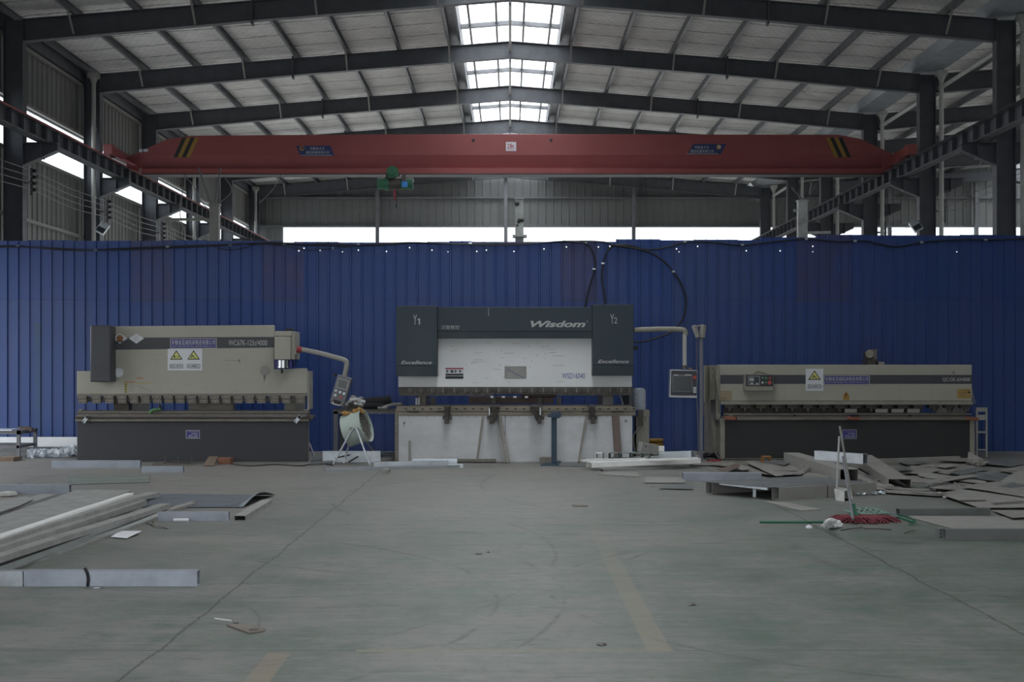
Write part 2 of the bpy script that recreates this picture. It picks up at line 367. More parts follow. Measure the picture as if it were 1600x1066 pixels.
# blue ribbed fence: per-sheet tint, weathered plum sheets, lower tier of another batch
def fence_mat():
    m, t, b = nt('blue_corrugated_sheet'); v = coord(t, True)
    sx = N(t, 'ShaderNodeSeparateXYZ'); t.links.new(v, sx.inputs[0]); x, z = sx.outputs[0], sx.outputs[2]
    up = math_(t, 'GREATER_THAN', z, 2.94)
    cell = math_(t, 'FLOOR', math_(t, 'DIVIDE', math_(t, 'ADD', x, 20.1), .86))
    wn = N(t, 'ShaderNodeTexWhiteNoise', noise_dimensions='2D'); cb = N(t, 'ShaderNodeCombineXYZ'); t.links.new(cell, cb.inputs[0]); t.links.new(up, cb.inputs[1]); t.links.new(cb.outputs[0], wn.inputs['Vector'])
    r = wn.outputs['Value']
    c = mix(t, math_(t, 'MULTIPLY', r, .8), (.019, .053, .215), (.036, .069, .20))
    c = mix(t, math_(t, 'MULTIPLY', ramp(t, noise(t, v, 1.1, 5, .6, (.7, 1, .35)), .5, .68), .28), c, (.06, .07, .19))
    plum = None
    for c0, c1 in ((-7.35, -6.55), (.98, 1.7), (5.55, 6.6), (-4.8, -4.0)):
        k = math_(t, 'MULTIPLY', math_(t, 'GREATER_THAN', x, c0), math_(t, 'LESS_THAN', x, c1)); plum = k if plum is None else math_(t, 'MAXIMUM', plum, k)
    plum = math_(t, 'MULTIPLY', plum, math_(t, 'GREATER_THAN', z, 2.9))
    c = mix(t, math_(t, 'MULTIPLY', plum, math_(t, 'MULTIPLY_ADD', noise(t, v, 2, 4), 1.2, -.1, clamp=True)), c, (.062, .058, .13))
    c = mix(t, math_(t, 'MULTIPLY', ramp(t, noise(t, v, 5, 6, .8, (2, 1, .3)), .62, .75), .3), c, (.1, .12, .25))
    sd = math_(t, 'ABSOLUTE', math_(t, 'SUBTRACT', z, 2.945)); c = mix(t, math_(t, 'MULTIPLY', math_(t, 'LESS_THAN', sd, .008), .5), c, (.02, .03, .09))
    gr = math_(t, 'MULTIPLY', math_(t, 'LESS_THAN', math_(t, 'ABSOLUTE', math_(t, 'ADD', x, 9.14)), .07), math_(t, 'LESS_THAN', z, 2.5))
    c = mix(t, math_(t, 'MULTIPLY', gr, math_(t, 'MULTIPLY', noise(t, v, 3, 4), .55)), c, (.04, .08, .05))
    t.links.new(c, b.inputs['Base Color']); b.inputs['Roughness'].default_value = .42; b.inputs['Specular IOR Level'].default_value = .4
    bump(t, b, noise(t, v, 3, 3), .15, .02)
    return m
M['fence'] = fence_mat()
def insul():
    m, t, b = nt('white_roof_insulation'); v = coord(t, True)
    sx = N(t, 'ShaderNodeSeparateXYZ'); t.links.new(v, sx.inputs[0]); x, y = sx.outputs[0], sx.outputs[1]
    n = noise(t, v, 1.4, 6, .7, (1, .6, 1)); n2 = noise(t, v, 7, 5, .7, (.35, 2.2, 1))
    c = mix(t, ramp(t, n, .3, .8), (.82, .81, .79), (.60, .585, .565))
    c = mix(t, math_(t, 'MULTIPLY', ramp(t, n2, .42, .72), .55), c, (.30, .29, .28))
    wob = math_(t, 'MULTIPLY_ADD', noise(t, v, 1.6, 5, .75), .35, y)
    fr = math_(t, 'ABSOLUTE', math_(t, 'SUBTRACT', math_(t, 'FRACT', math_(t, 'DIVIDE', wob, 1.23)), .5))
    ln = math_(t, 'SUBTRACT', 1, math_(t, 'DIVIDE', fr, .045), clamp=True)
    c = mix(t, math_(t, 'MULTIPLY', ln, math_(t, 'MULTIPLY_ADD', n2, 2.6, -.45, clamp=True)), c, (.04, .04, .04))
    # diamond wire mesh under the film
    a = math_(t, 'ADD', math_(t, 'MULTIPLY', x, 5.), math_(t, 'MULTIPLY', y, 2.5)); d = math_(t, 'SUBTRACT', math_(t, 'MULTIPLY', x, 5.), math_(t, 'MULTIPLY', y, 2.5))
    g = math_(t, 'MAXIMUM', math_(t, 'GREATER_THAN', math_(t, 'FRACT', a), .88), math_(t, 'GREATER_THAN', math_(t, 'FRACT', d), .88))
    c = mix(t, math_(t, 'MULTIPLY', g, .2), c, (.2, .2, .2))
    t.links.new(c, b.inputs['Base Color']); b.inputs['Roughness'].default_value = .8; bump(t, b, n2, .5, .06); return m
M['insul'] = insul()
M['clad'] = paint('grey_wall_cladding', (.185, .19, .19), .5, 0, .25, scale=.6)
M['clad_side'] = paint('grey_side_cladding', (.19, .19, .182), .55, 0, .45, scale=.8, stretch=(1, 2, .4))
# ================================================================ the hall
BX = [32, 38, 44, 50, 56, 62.0]                     # depths of the portal frames
def ztop(x): return 10.78-.08*abs(x)                # top of the rafters in the near bay
def ztop2(x): return 9.86+.08*(x-12) if x < 24 else 10.78-.08*(x-24)
struct(MB().box(-40, 60, -12, 110, -.3, 0), 'floor', M['floor'])
# roof of the main bay: two insulated slopes around the skylight, and the second bay beyond the valley gutter
def slope(x0, x1, zf, y0, y1, name, mat, dz=.21, th=.12, n=1):
    m = MB(); m.add([(x0,y0,zf(x0)+dz),(x1,y0,zf(x1)+dz),(x1,y1,zf(x1)+dz),(x0,y1,zf(x0)+dz),(x0,y0,zf(x0)+dz+th),(x1,y0,zf(x1)+dz+th),(x1,y1,zf(x1)+dz+th),(x0,y1,zf(x0)+dz+th)],
        [(0,3,2,1),(4,5,6,7),(0,1,5,4),(1,2,6,5),(2,3,7,6),(3,0,4,7)])
    return struct(m, name, mat)
Y0, Y1 = REAR, 63.2
slope(-12.3, -1.75, ztop, Y0, Y1, 'ceiling_left', M['insul'])
slope(1.75, 11.08, ztop, Y0, Y1, 'ceiling_right', M['insul'])
slope(12.32, 22.9, ztop2, Y0, Y1, 'ceiling_second_bay', M['insul'])
slope(25.1, 36.2, ztop2, Y0, Y1, 'ceiling_second_bay_far', M['insul'])
slope(22.9, 24.0, ztop2, Y0, Y1, 'window_11', M['skylight'], .3, .004)
slope(24.0, 25.1, ztop2, Y0, Y1, 'window_12', M['skylight'], .3, .004)
# valley gutter above the right-hand columns
m = MB(); m.prism([(11.3, 9.93), (12.1, 9.93), (12.3, 10.2), (12.26, 10.2), (12.07, 9.97), (11.33, 9.97), (11.14, 10.2), (11.1, 10.2)], Y0, 62.6)
o = m.build('valley_gutter', paint('gutter_sheet', (.25, .27, .29), .6, .1, .35)); tag(o, 'long sheet-metal valley gutter along the tops of the right-hand columns', 'gutter', kind='thing')
# raised skylight monitor
for s in (-1, 1):
    m = MB(); m.box(s*1.38, s*1.44, Y0, Y1, 10.74, 11.32)
    m.box(s*1.40, s*1.80, Y0, Y1, 10.84, 10.87)
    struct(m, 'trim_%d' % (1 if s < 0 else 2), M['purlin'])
    m = MB(); k = 0; y = Y0                          # ribbed translucent sheets, one object each slope
    m.add([(s*1.5, Y0, 11.35), (0, Y0, 11.47), (0, Y1, 11.47), (s*1.5, Y1, 11.35)], [(0,1,2,3)])
    struct(m, 'window_%d' % (1 if s < 0 else 2), M['skylight'])
for s in (-1, 1):
    for xx, nm in ((1.13, 'outer'), (.38, 'inner')):
        m = MB(); z = 11.47-.08*xx-.09; m.box(s*xx-.03, s*xx+.03, Y0, Y1, z-.09, z+.02)
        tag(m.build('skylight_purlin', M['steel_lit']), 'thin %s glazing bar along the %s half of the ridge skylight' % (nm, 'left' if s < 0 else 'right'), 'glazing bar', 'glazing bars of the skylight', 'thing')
ordw = ['nearest visible', 'second', 'third', 'fourth', 'fifth', 'farthest']
for i, y in enumerate([26]+BX[:-1]):                 # light frames carrying the monitor
    m = MB()
    for s in (-1, 1): m.add([(0,y-.06,11.25),(s*1.38,y-.06,11.14),(s*1.38,y-.06,11.26),(0,y-.06,11.37),(0,y+.06,11.25),(s*1.38,y+.06,11.14),(s*1.38,y+.06,11.26),(0,y+.06,11.37)],
                            [(0,1,2,3),(4,7,6,5),(0,4,5,1),(3,2,6,7),(1,5,6,2)])
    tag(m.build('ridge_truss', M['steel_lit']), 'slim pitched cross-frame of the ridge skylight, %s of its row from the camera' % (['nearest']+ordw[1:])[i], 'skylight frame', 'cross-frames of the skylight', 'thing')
m = MB(); m.cyl((0, 24, 10.5), (0, 62, 10.5), .035, n=10); 
tag(m.build('ridge_tie_pipe', M['pipe'], smooth=True), 'thin grey pipe running the length of the hall under the ridge', 'tie pipe', kind='thing')
for y in (38.0, 50.0):
    m = MB(); m.cyl((-.8, y-.9, 10.72), (.8, y-.9, 10.72), .02, n=6)
# portal frames: columns, rafters with fly braces and splice plates
def ibeam(m, pts_top, pts_bot, y, w=.2, tf=.02, tw=.012):
    n = len(pts_top)
    for i in range(n-1):
        (xa, ta), (xb, tb) = pts_top[i], pts_top[i+1]; (_, ba), (_, bb) = pts_bot[i], pts_bot[i+1]
        def q(za, zb, zc, zd, h):
            m.add([(xa,y-h,za),(xb,y-h,zb),(xb,y-h,zd),(xa,y-h,zc),(xa,y+h,za),(xb,y+h,zb),(xb,y+h,zd),(xa,y+h,zc)],
                  [(0,1,2,3),(4,7,6,5),(0,4,5,1),(3,2,6,7),(0,3,7,4),(1,5,6,2)])
        q(ba, bb, ta, tb, tw/2); q(ta-tf, tb-tf, ta, tb, w/2); q(ba, bb, ba+tf, bb+tf, w/2)
def rafter(y, i, zf, x0, x1, xr, label, group):
    root = E('steel_rafter', ((x0+x1)/2, y, zf((x0+x1)/2)-.5), label, 'rafter', group)
    xs = [x0, (x0+xr)/2, xr, (xr+x1)/2, x1]
    def dep(x): return .53 if abs(x-x0) < .1 or abs(x-x1) < .1 else .47
    ends = [(xs[0], xs[2]), (xs[2], xs[4])]
    m = MB(); ibeam(m, [(x, zf(x)) for x in xs], [(x, zf(x)-dep(x)) for x in xs], y); put(m, 'beam', M['steel'], root)
    for x in (xr-6.1, xr, xr+6.1):
        if x0+.5 < x < x1-.5:
            m = MB(); m.box(x-.02, x+.02, y-.12, y+.12, zf(x)-.56, zf(x)+.06); put(m, 'splice_plate', M['steel'], root)
    for x in [xr+s*(1.7+1.433*k) for s in (-1, 1) for k in (0, 2, 4, 6)]:
        if x0+.3 < x < x1-.3:
            m = MB(); m.bar((x, y-.55, zf(x)+.02), (x+(.08 if x > xr else -.08)*0, y-.1, zf(x)-.46), .05, .02, (0, 1, 0)); put(m, 'fly_brace', M['galv_dusty'], root)
            m = MB(); m.bar((x, y+.55, zf(x)+.02), (x, y+.1, zf(x)-.46), .05, .02, (0, 1, 0)); put(m, 'fly_brace', M['galv_dusty'], root)
for i, y in enumerate(BX):
    rafter(y, i, ztop, -11.5, 11.5, 0, 'dark steel portal rafter over the main bay, %s row from the camera' % ordw[i], 'portal rafters of the main bay')
    if i: rafter(y, i, ztop2, 11.95, 36, 24, 'dark steel rafter of the neighbouring bay beyond the right columns, %s row' % ordw[i], 'rafters of the neighbouring bay')
# columns
def column(x, y, z1, w, label, group, bracket=0):
    root = E('steel_column', (x, y, 0), label, 'column', group); h = w/2
    m = MB(); m.box(x-h, x-h+.016, y-.14, y+.14, 0, z1); m.box(x+h-.016, x+h, y-.14, y+.14, 0, z1); m.box(x-h, x+h, y-.006, y+.006, 0, z1)
    put(m, 'shaft', M['steel'], root)
    m = MB(); m.box(x-h-.08, x+h+.08, y-.2, y+.2, 0, .03); put(m, 'base_plate', M['steel'], root)
    for s in ([bracket] if abs(bracket) == 1 else [-1, 1] if bracket else []):
        xe = x+s*h; m = MB(); zt = 6.94
        def pr(poly, t):
            m.prism([(xe+s*a, b) for a, b in poly], y-t, y+t)
        pr([(0, zt), (.78, zt), (.78, zt-.18), (.0, zt-.52)], .008)
        pr([(0, zt), (.8, zt), (.8, zt-.016), (0, zt-.016)], .13)
        pr([(.79, zt-.18), (.79, zt-.198), (0, zt-.54), (0, zt-.52)], .13)
        pr([(.42, zt), (.44, zt), (.44, zt-.38), (.42, zt-.38)], .12)
        put(m, 'crane_bracket', M['steel'], root)
for i, y in enumerate(BX):
    column(-11.72, y, 9.85, .46, 'dark steel column against the left wall, %s in the row' % ordw[i], 'columns along the left wall', 1 if i < 5 else 0)
    column(11.7, y, 9.85, .46, 'dark steel column between the two bays on the right, %s in the row' % ordw[i], 'columns between the bays', 2 if i < 5 else 0)
for i, x in enumerate((-6.12, -.2, 5.7, 17.5, 21.5, 24, 30)):
    m = MB(); m.box(x-.08, x+.08, 62.25, 62.45, 0, 10.9-.08*min(abs(x), abs(x-24))-.2)
    pl = ['left of the ridge', 'under the ridge', 'right of the ridge', 'first beyond the right columns', 'second beyond the right columns', 'under the neighbouring ridge', 'farthest right'][i]
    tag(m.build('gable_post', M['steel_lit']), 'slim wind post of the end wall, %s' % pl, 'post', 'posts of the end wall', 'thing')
# purlins
for s in (-1, 1):
    for k in range(8 if s < 0 else 7):
        x = s*(1.7+1.433*k) if k < 7 else s*11.75; m = MB(); z = ztop(x)
        m.sweep([(-.035, 0), (.035, 0), (.035, .012), (-.022, .012), (-.022, .178), (.035, .178), (.035, .19), (-.035, .19)], (x, 20, z), (x, 62.9, z))
        tag(m.build('roof_purlin', M['purlin']), 'galvanised roof purlin on the %s slope, %s out from the ridge skylight' % ('left' if s < 0 else 'right', ['first', 'second', 'third', 'fourth', 'fifth', 'sixth', 'seventh', 'last'][k]), 'purlin', 'roof purlins of the main bay', 'thing')
for k in range(8):
    x = 13.1+1.433*k; z = ztop2(x); m = MB(); m.sweep([(-.035, 0), (.035, 0), (.035, .19), (-.035, .19)], (x, 28, z), (x, 62.9, z))
    if k < 6: tag(m.build('roof_purlin', M['purlin']), 'roof purlin of the neighbouring bay, %s beyond the valley gutter' % ['first', 'second', 'third', 'fourth', 'fifth', 'sixth'][k], 'purlin', 'roof purlins of the neighbouring bay', 'thing')
# ribbed cladding
def ribs_x(m, x0, x1, y, z0, z1, pitch=.36, d=.03, s=-1):
    x = x0
    while x < x1-1e-6:
        e = min(x+pitch, x1); a = [(x, 0), (x+.03, d), (x+.07, d), (x+.10, 0), (e, 0)]
        for (p, u), (q, v) in zip(a, a[1:]): m.quad((p, y+s*u, z0), (q, y+s*v, z0), (q, y+s*v, z1), (p, y+s*u, z1))
        x = e
def ribs_y(m, y0, y1, x, z0, z1, pitch=.36, d=.03, s=1):
    y = y0
    while y < y1-1e-6:
        e = min(y+pitch, y1); a = [(y, 0), (y+.03, d), (y+.07, d), (y+.10, 0), (e, 0)]
        for (p, u), (q, v) in zip(a, a[1:]): m.quad((x+s*u, p, z0), (x+s*v, q, z0), (x+s*v, q, z1), (x+s*u, p, z1))
        y = e
WZ0, WZ1 = 6.92, 8.1
m = MB(); ribs_x(m, -12.1, 36, 62.8, 6.4, WZ0); ribs_x(m, -12.1, -10, 62.8, 0, 6.4); ribs_x(m, 12, 36, 62.8, 0, 6.4); ribs_x(m, -12.1, 36, 62.8, WZ1, 11.1); ribs_x(m, -12.1, -10.55, 62.8, WZ0, WZ1)
m.box(-12.3, 36.2, 62.84, 62.9, 6.4, WZ0); m.box(-12.3, -10, 62.84, 62.9, 0, 6.4); m.box(12, 36.2, 62.84, 62.9, 0, 6.4); m.box(-12.3, 36.2, 62.84, 62.9, WZ1, 11.4); m.box(-12.3, -10.55, 62.84, 62.9, WZ0, WZ1)
struct(m, 'wall_back', M['clad'])  # the low gap in its middle is added to let light in
m = MB(); m.box(-10.55, 36, 62.86, 62.865, WZ0, WZ1); struct(m, 'window_3', M['pane'])
m = MB()
for z in (WZ0-.06, WZ1, 9.42): m.box(-12.1, 36, 62.55, 62.76, z, z+.07)
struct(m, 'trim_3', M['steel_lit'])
m = MB(); ribs_y(m, DOOR1, 62.8, -12.1, 4.6, WZ0); ribs_y(m, DOOR1, 32, -12.1, 0, 4.6); ribs_y(m, 58, 62.8, -12.1, 0, 4.6); ribs_y(m, DOOR1, 62.8, -12.1, WZ1, 9.75)
m.box(-12.2, -12.14, 32, 58, 4.6, WZ0); m.box(-12.2, -12.14, DOOR1, 32, 0, WZ0); m.box(-12.2, -12.14, 58, 62.8, 0, WZ0); m.box(-12.2, -12.14, DOOR1, 62.8, WZ1, 10.1); m.box(-12.2, -12.14, DOOR0, DOOR1, DOORH, 10.1); m.box(-12.2, -12.14, Y0, DOOR0, 0, 10.1)
m.box(-12.2, -12.14, DOOR1, 31.4, 0, 10.1)
struct(m, 'wall_left', M['clad_side'])  # the low gap past the fence is added, for light from below
m = MB(); m.box(-12.165, -12.16, 31.4, 62.8, WZ0, WZ1); struct(m, 'window_4', M['pane'])
m = MB()
for z in (2.6, 5.25, WZ0-.08, WZ1, 9.5): m.box(-12.07, -11.97, DOOR1, 62.6, z, z+.07)
struct(m, 'trim_4', M['galv_dusty'])
m = MB(); m.box(-12.1, -11.93, Y0, 62.8, 9.62, 9.98); struct(m, 'trim_5', M['steel'])
struct(MB().box(36.1, 36.2, Y0, 62.9, 5, 10.2).box(36.1, 36.2, Y0, 18, 0, 5), 'wall_right', M['clad_side'])  # left open along the bottom as an added way in for light
struct(MB().box(-12.2, 36.2, REAR-.1, REAR, RH, 11.4).box(6, 36.2, REAR-.1, REAR, 0, RH), 'wall_front', M['clad_side'])  # unseen; kept solid on the right so that side gets less light
# downpipes
def downpipe(x, y, ztop_, label, grp):
    root = E('downpipe', (x, y, 0), label, 'downpipe', grp)
    m = MB(); m.cyl((x, y, 0.02), (x, y, ztop_-.2), .062, n=16); put(m, 'pipe', M['pipe'], root, smooth=True)
    m = MB(); m.cyl((x, y, ztop_-.28), (x, y, ztop_-.14), .07, .12, n=16); m.box(x-.14, x+.14, y-.12, y+.12, ztop_-.14, ztop_); put(m, 'hopper', M['pipe'], root)
    for z in (4.2, 6.35, 8.2):
        m = MB(); m.cyl((x, y, z), (x, y, z+.12), .072, n=16); put(m, 'coupling', M['pipe'], root, smooth=True)
for y, nm in ((38, 'nearest'), (50, 'middle'), (62, 'farthest')): downpipe(-11.62, y-.28, 9.83, 'pale grey downpipe at the left-hand columns, %s of three' % nm, 'downpipes on the left')
for i, y in enumerate(BX): downpipe(12.04, y-.27, 9.9, 'pale grey downpipe beside a right-hand column, %s in the row' % ordw[i], 'downpipes on the right')
m = MB(); m.cyl((12.05, 26, 9.45), (12.05, 62, 9.45), .06, n=12)
tag(m.build('tie_pipe', M['pipe'], smooth=True), 'long horizontal grey tie tube linking the tops of the right-hand columns', 'tie pipe', kind='thing')
# crane runway beams
for s, nm in ((-1, 'left'), (1, 'right')):
    root = E('crane_runway_beam', (s*11.05, 44, 6.95), 'long dark steel crane runway beam with stiffeners along the %s columns' % nm, 'runway beam', 'crane runway beams')
    x = s*11.05; m = MB(); m.box(x-.008, x+.008, 24, 62, 6.97, 7.31); put(m, 'web', M['steel'], root)
    m = MB(); m.box(x-.16, x+.16, 24, 62, 7.31, 7.33); m.box(x-.13, x+.13, 24, 62, 6.95, 6.97); put(m, 'flange', M['steel'], root)
    m = MB(); m.box(x-.16, x-.14, 24, 62, 7.305, 7.345) if s > 0 else m.box(x+.14, x+.165, 24, 62, 7.305, 7.345); put(m, 'painted_edge', M['red_edge'] if s < 0 else M['steel'], root)
    m = MB(); m.box(x-.035, x+.035, 24, 62, 7.33, 7.41); put(m, 'rail', M['iron'], root)
    m = MB(); m.box(x-.05, x+.05, 24, 62, 7.27, 7.29)
    y = 24.3
    n = 0
    while y < 62:
        m = MB(); m.box(x-.13, x+.13, y-.006, y+.006, 6.97, 7.31); o = put(m, 'stiffener', M['steel'], root); y += .76
# trolley conductor wires on both sides with their insulator racks
for s, nm in ((-1, 'left'), (1, 'right')):
    for k in range(4 if s < 0 else 3):
        pts = []; xw = s*(11.32-.0*k)+(0 if s < 0 else .9); zw = 6.28-.15*k
        for a, b in zip([26]+BX[:-1], BX):
            pts += [(xw, a, zw), (xw, (a+b)/2, zw-.05-.012*k)]
        pts.append((xw, 62, zw)); m = MB(); m.tube(pts, .008, 5, 4)
        tag(m.build('conductor_wire', M['grey_wire'], smooth=True), 'thin sagging crane supply wire along the %s columns, %s from the top' % (nm, ['topmost', 'second', 'third', 'lowest'][k]), 'wire', 'crane supply wires', 'thing')
    for i, y in enumerate(BX[:-1]):
        xw = s*11.32+(0 if s < 0 else .9)
        root = E('insulator_rack', (xw, y, 5.7), 'small black insulator rack on the %s column of the %s row' % (nm, ordw[i]), 'insulator', 'insulator racks')
        m = MB(); m.box(xw-.03-s*.0, xw+.03, y-.03, y+.03, 5.7, 6.34); m.box(min(xw, s*11.5), max(xw, s*11.5), y-.02, y+.02, 5.98, 6.03); put(m, 'bracket', M['steel'], root)
        for k in range(4):
            m = MB(); z = 6.28-.15*k; m.lathe((xw-.06 if s > 0 else xw+.06, y, z-.04), [(.001, 0), (.05, .005), (.05, .03), (.03, .04), (.05, .05), (.05, .075), (.001, .08)], 10); put(m, 'insulator', M['black'], root, smooth=True)
# ================================================================ blue fence across the hall
FY = 26.2; FZ = Z(375, FY)
holes = {}
random.seed(3)
hp = [(462,386),(467,392),(475,388),(500,391),(501,395),(520,388),(533,391),(535,394),(560,391),(590,393),(603,396),(604,393),(640,387),(675,391),(700,394),(745,393),(760,391),(803,393),(826,391),(850,389),(879,391),(885,386),(911,386),(935,386),(953,385),(1031,388),(1032,391),(1027,395),(1057,389),(1061,394),(1090,385),(1084,391),(1105,391),(1117,384),(1135,392),(1166,392),(1219,392),(1270,385),(1270,394),(1328,394),(1396,394),(1429,389),(1429,394),(1482,390),(1495,394)]
m = MB(); pitch = .215; x = -13.0; holes = [(X(a, FY), Z(b, FY)) for a, b in hp]; k = 0
zt_prev = None
while x < 14.0:
    pxx = HX+x*FPX/FY; sh = int((x+13)/.86); top = Z(376.5 if pxx < 430 else 379 if pxx < 700 else 378 if pxx < 945 else 374 if pxx < 1022 else 375.5 if pxx < 1180 else 371 if pxx < 1270 else 368, FY)+(.012 if sh % 3 == 1 else 0)
    e = x+pitch; a = [(x, 0), (x+.010, .030), (x+.034, .030), (x+.044, 0), (e, 0)]
    for (p, u), (q, v) in zip(a[:3], a[1:4]): m.quad((p, FY-u, 0.004), (q, FY-v, 0.004), (q, FY-v, top), (p, FY-u, top))
    p, q = x+.044, e; hs = sorted([h for h in holes if p+.02 < h[0] < q-.02], key=lambda h: h[1]); z = .004; r = .011
    for hx, hz in hs:
        if hz-r <= z: continue
        m.quad((p, FY, z), (q, FY, z), (q, FY, hz-r), (p, FY, hz-r))
        m.quad((p, FY, hz-r), (hx-r, FY, hz-r), (hx-r, FY, hz+r), (p, FY, hz+r)); m.quad((hx+r, FY, hz-r), (q, FY, hz-r), (q, FY, hz+r), (hx+r, FY, hz+r)); z = hz+r
    m.quad((p, FY, z), (q, FY, z), (q, FY, top), (p, FY, top)); x = e
o = m.build('wall_partition', M['fence']); o['kind'] = 'structure'
sm = o.modifiers.new('thickness', 'SOLIDIFY'); sm.thickness = .002; sm.offset = 1
m = MB()
for z in (.1, 1.5, 2.9, 3.95):
    m.box(-13, -9.9, FY+.03, FY+.09, z, z+.05); m.box(9.9, 13, FY+.03, FY+.09, z, z+.05)
    if z < 3.9: m.box(-9.9, 9.9, FY+.03, FY+.09, z, z+.05)
struct(m, 'trim_6', M['bench'])
# white skirting sheet at the foot of the fence on the left
m = MB(); m.add([(-10.4, FY-.12, .13), (-8.2, FY-.12, .15), (-8.2, FY-.10, .46), (-10.4, FY-.10, .42)], [(0,1,2,3)]); m.box(-11.9, -8.35, FY-.1, FY-.08, .08, .30)
tag(MB().box(-12.0, X(121, FY-.1), FY-.12, FY-.09, .05, Z(683, FY-.1)).build('white_sheet_panel', paint('pale_sheet_white', (.76, .78, .82), .4, 0, .15)), 'long low white sheet standing against the foot of the blue fence, left side', 'panel', kind='thing')
m = MB(); 
for a, b in ((0, .06), (.09, .10)): m.box(-12, X(121, 26), 25.7+a, 25.85+a, b*.0+(.0 if a == 0 else .05), .05 if a == 0 else .11)
tag(m.build('steel_bar_bundle', M['sheet_dark']), 'dark flat steel bars lying along the fence foot below the white sheet', 'steel bars', kind='thing')
# cables along the fence
def cable(name, pts, r, label, mat='black_cable', cat='cable', group=None, Y=None):
    m = MB(); m.tube([P(a, b, Y or FY-.06) for a, b in pts], r, 7, 6); return tag(m.build(name, M[mat], smooth=True), label, cat, group, 'thing')
cable('fence_cable', [(-10,385),(30,385),(90,390),(140,391),(200,388),(280,385),(340,383),(380,381),(450,382),(520,384),(600,383),(640,380),(700,381),(780,381),(860,379),(915,377),(945,379),(965,385),(1010,390),(1040,387),(1070,379),(1110,379),(1160,384),(1200,379),(1260,374),(1310,378),(1350,377),(1400,386),(1440,379),(1500,375),(1560,375),(1620,372)], .016, 'thick black cable strung along the top of the blue fence from end to end')
cable('fence_cable', [(-10,386.5),(40,386),(90,388),(150,391),(210,390),(300,386),(340,384),(420,379),(470,382),(520,381),(560,383),(640,379),(720,382),(800,383),(880,377),(930,378)], .011, 'thinner black cable lying along the left half of the fence top', Y=FY-.10)
cable('fence_cable', [(330,384),(350,390),(375,389),(400,382),(440,384),(480,391),(520,388),(560,384)], .009, 'slack black wire drooping in two swags from the fence top, left half', Y=FY-.13)
cable('machine_cable', [(880,377),(914,381),(925,392),(930,410),(928,425),(922,446),(916,470),(914,482)], .017, 'black cable dropping from fence top to behind the blue and white press, left one', Y=FY-.15)
cable('machine_cable', [(1005,390),(985,384),(960,384),(948,395),(942,415),(940,435),(944,460),(946,482)], .019, 'black cable bowing down to the right cover of the blue and white press', Y=FY-.15)
cable('machine_cable', [(955,383),(1000,390),(1030,403),(1052,425),(1068,452),(1072,475),(1066,500),(1050,518),(1030,527),(1010,533),(990,535)], .019, 'big black cable loop curving over the blue fence beside the press', Y=FY-.2)
for a, b in ((28,385),(150,391),(262,386),(360,383),(444,381),(560,383),(735,381),(915,380),(928,421),(942,412),(1052,425),(1070,378),(1160,383),(1260,374),(1336,377),(1440,379),(1540,375)):
    pt = P(a, b, FY-.2 if b > 400 and a > 1000 else FY-.15 if b > 400 else FY-.06); m = MB(); m.cyl(pt+Vector((-.03,0,0)), pt+Vector((.03,0,0)), .024, n=8)
    m.cyl(pt, (pt.x, FY-.005, pt.z), .006, n=6)
    tag(m.build('cable_tie', M['galv']), 'small pale wire tie holding the black cable to the blue fence', 'cable tie', 'wire ties on the fence cables', 'thing')
# jib posts rising behind the fence
def jib(name, x0, x1, ytop, Y, label, arms=(), mat='post'):
    root = E(name, (X((x0+x1)/2, Y), Y, 0), label, 'post'); a, b = X(x0, Y), X(x1, Y); z = Z(ytop, Y); c = (a+b)/2; h = (b-a)/2
    m = MB(); m.box(a, b, Y-h*.8, Y+h*.8, .03, z); put(m, 'shaft', M[mat], root, bev=.012)
    m = MB(); m.box(a-.02, b+.02, Y-h, Y+h, z, z+.03); put(m, 'cap_plate', M[mat], root)
    m = MB(); m.box(a-.15, b+.15, Y-h-.15, Y+h+.15, 0, .03); put(m, 'base_plate', M['steel'], root)
    for (p, q) in arms:
        th = .025 if abs(p[1]-q[1]) > 10 else .05
        m = MB(); m.bar(P(*p, Y), P(*q, Y), th, th*1.3); put(m, 'arm', M['bench' if th < .04 else mat], root)
    return root
r_ = jib('jib_post', 805, 818, 312, 30, 'weathered white steel post rising behind the middle of the fence')
m = MB(); m.box(X(801,30), X(823,30), 29.8, 30.2, Z(371,30), Z(368,30)); put(m, 'collar', M['post'], r_)
for q in range(7):
    m = MB(); c = P(random.uniform(807,816), random.choice([318, 320, 340, 344, 347, 352, 361]), 29.9); m.lathe((c.x, c.y+.02, c.z), [(.001, -.03), (random.uniform(.02, .06), 0), (.001, .004)], 8, (0, 1, 0)); put(m, 'rust_patch', M['iron'], r_)
jib('jib_post', 328, 343, 321, 34, 'grey weathered post with a thin side arm behind the left part of the fence', [((262,343),(330,343)), ((310,262),(332,326)), ((345,262),(336,322))], 'galv_dusty')
jib('jib_post', 1246, 1261, 315, 34, 'pale round-topped post with a short side arm behind the right part of the fence', [((1261,364),(1298,363)), ((1237,293),(1256,314)), ((1278,282),(1259,317)), ((1240,329),(1248,329))])
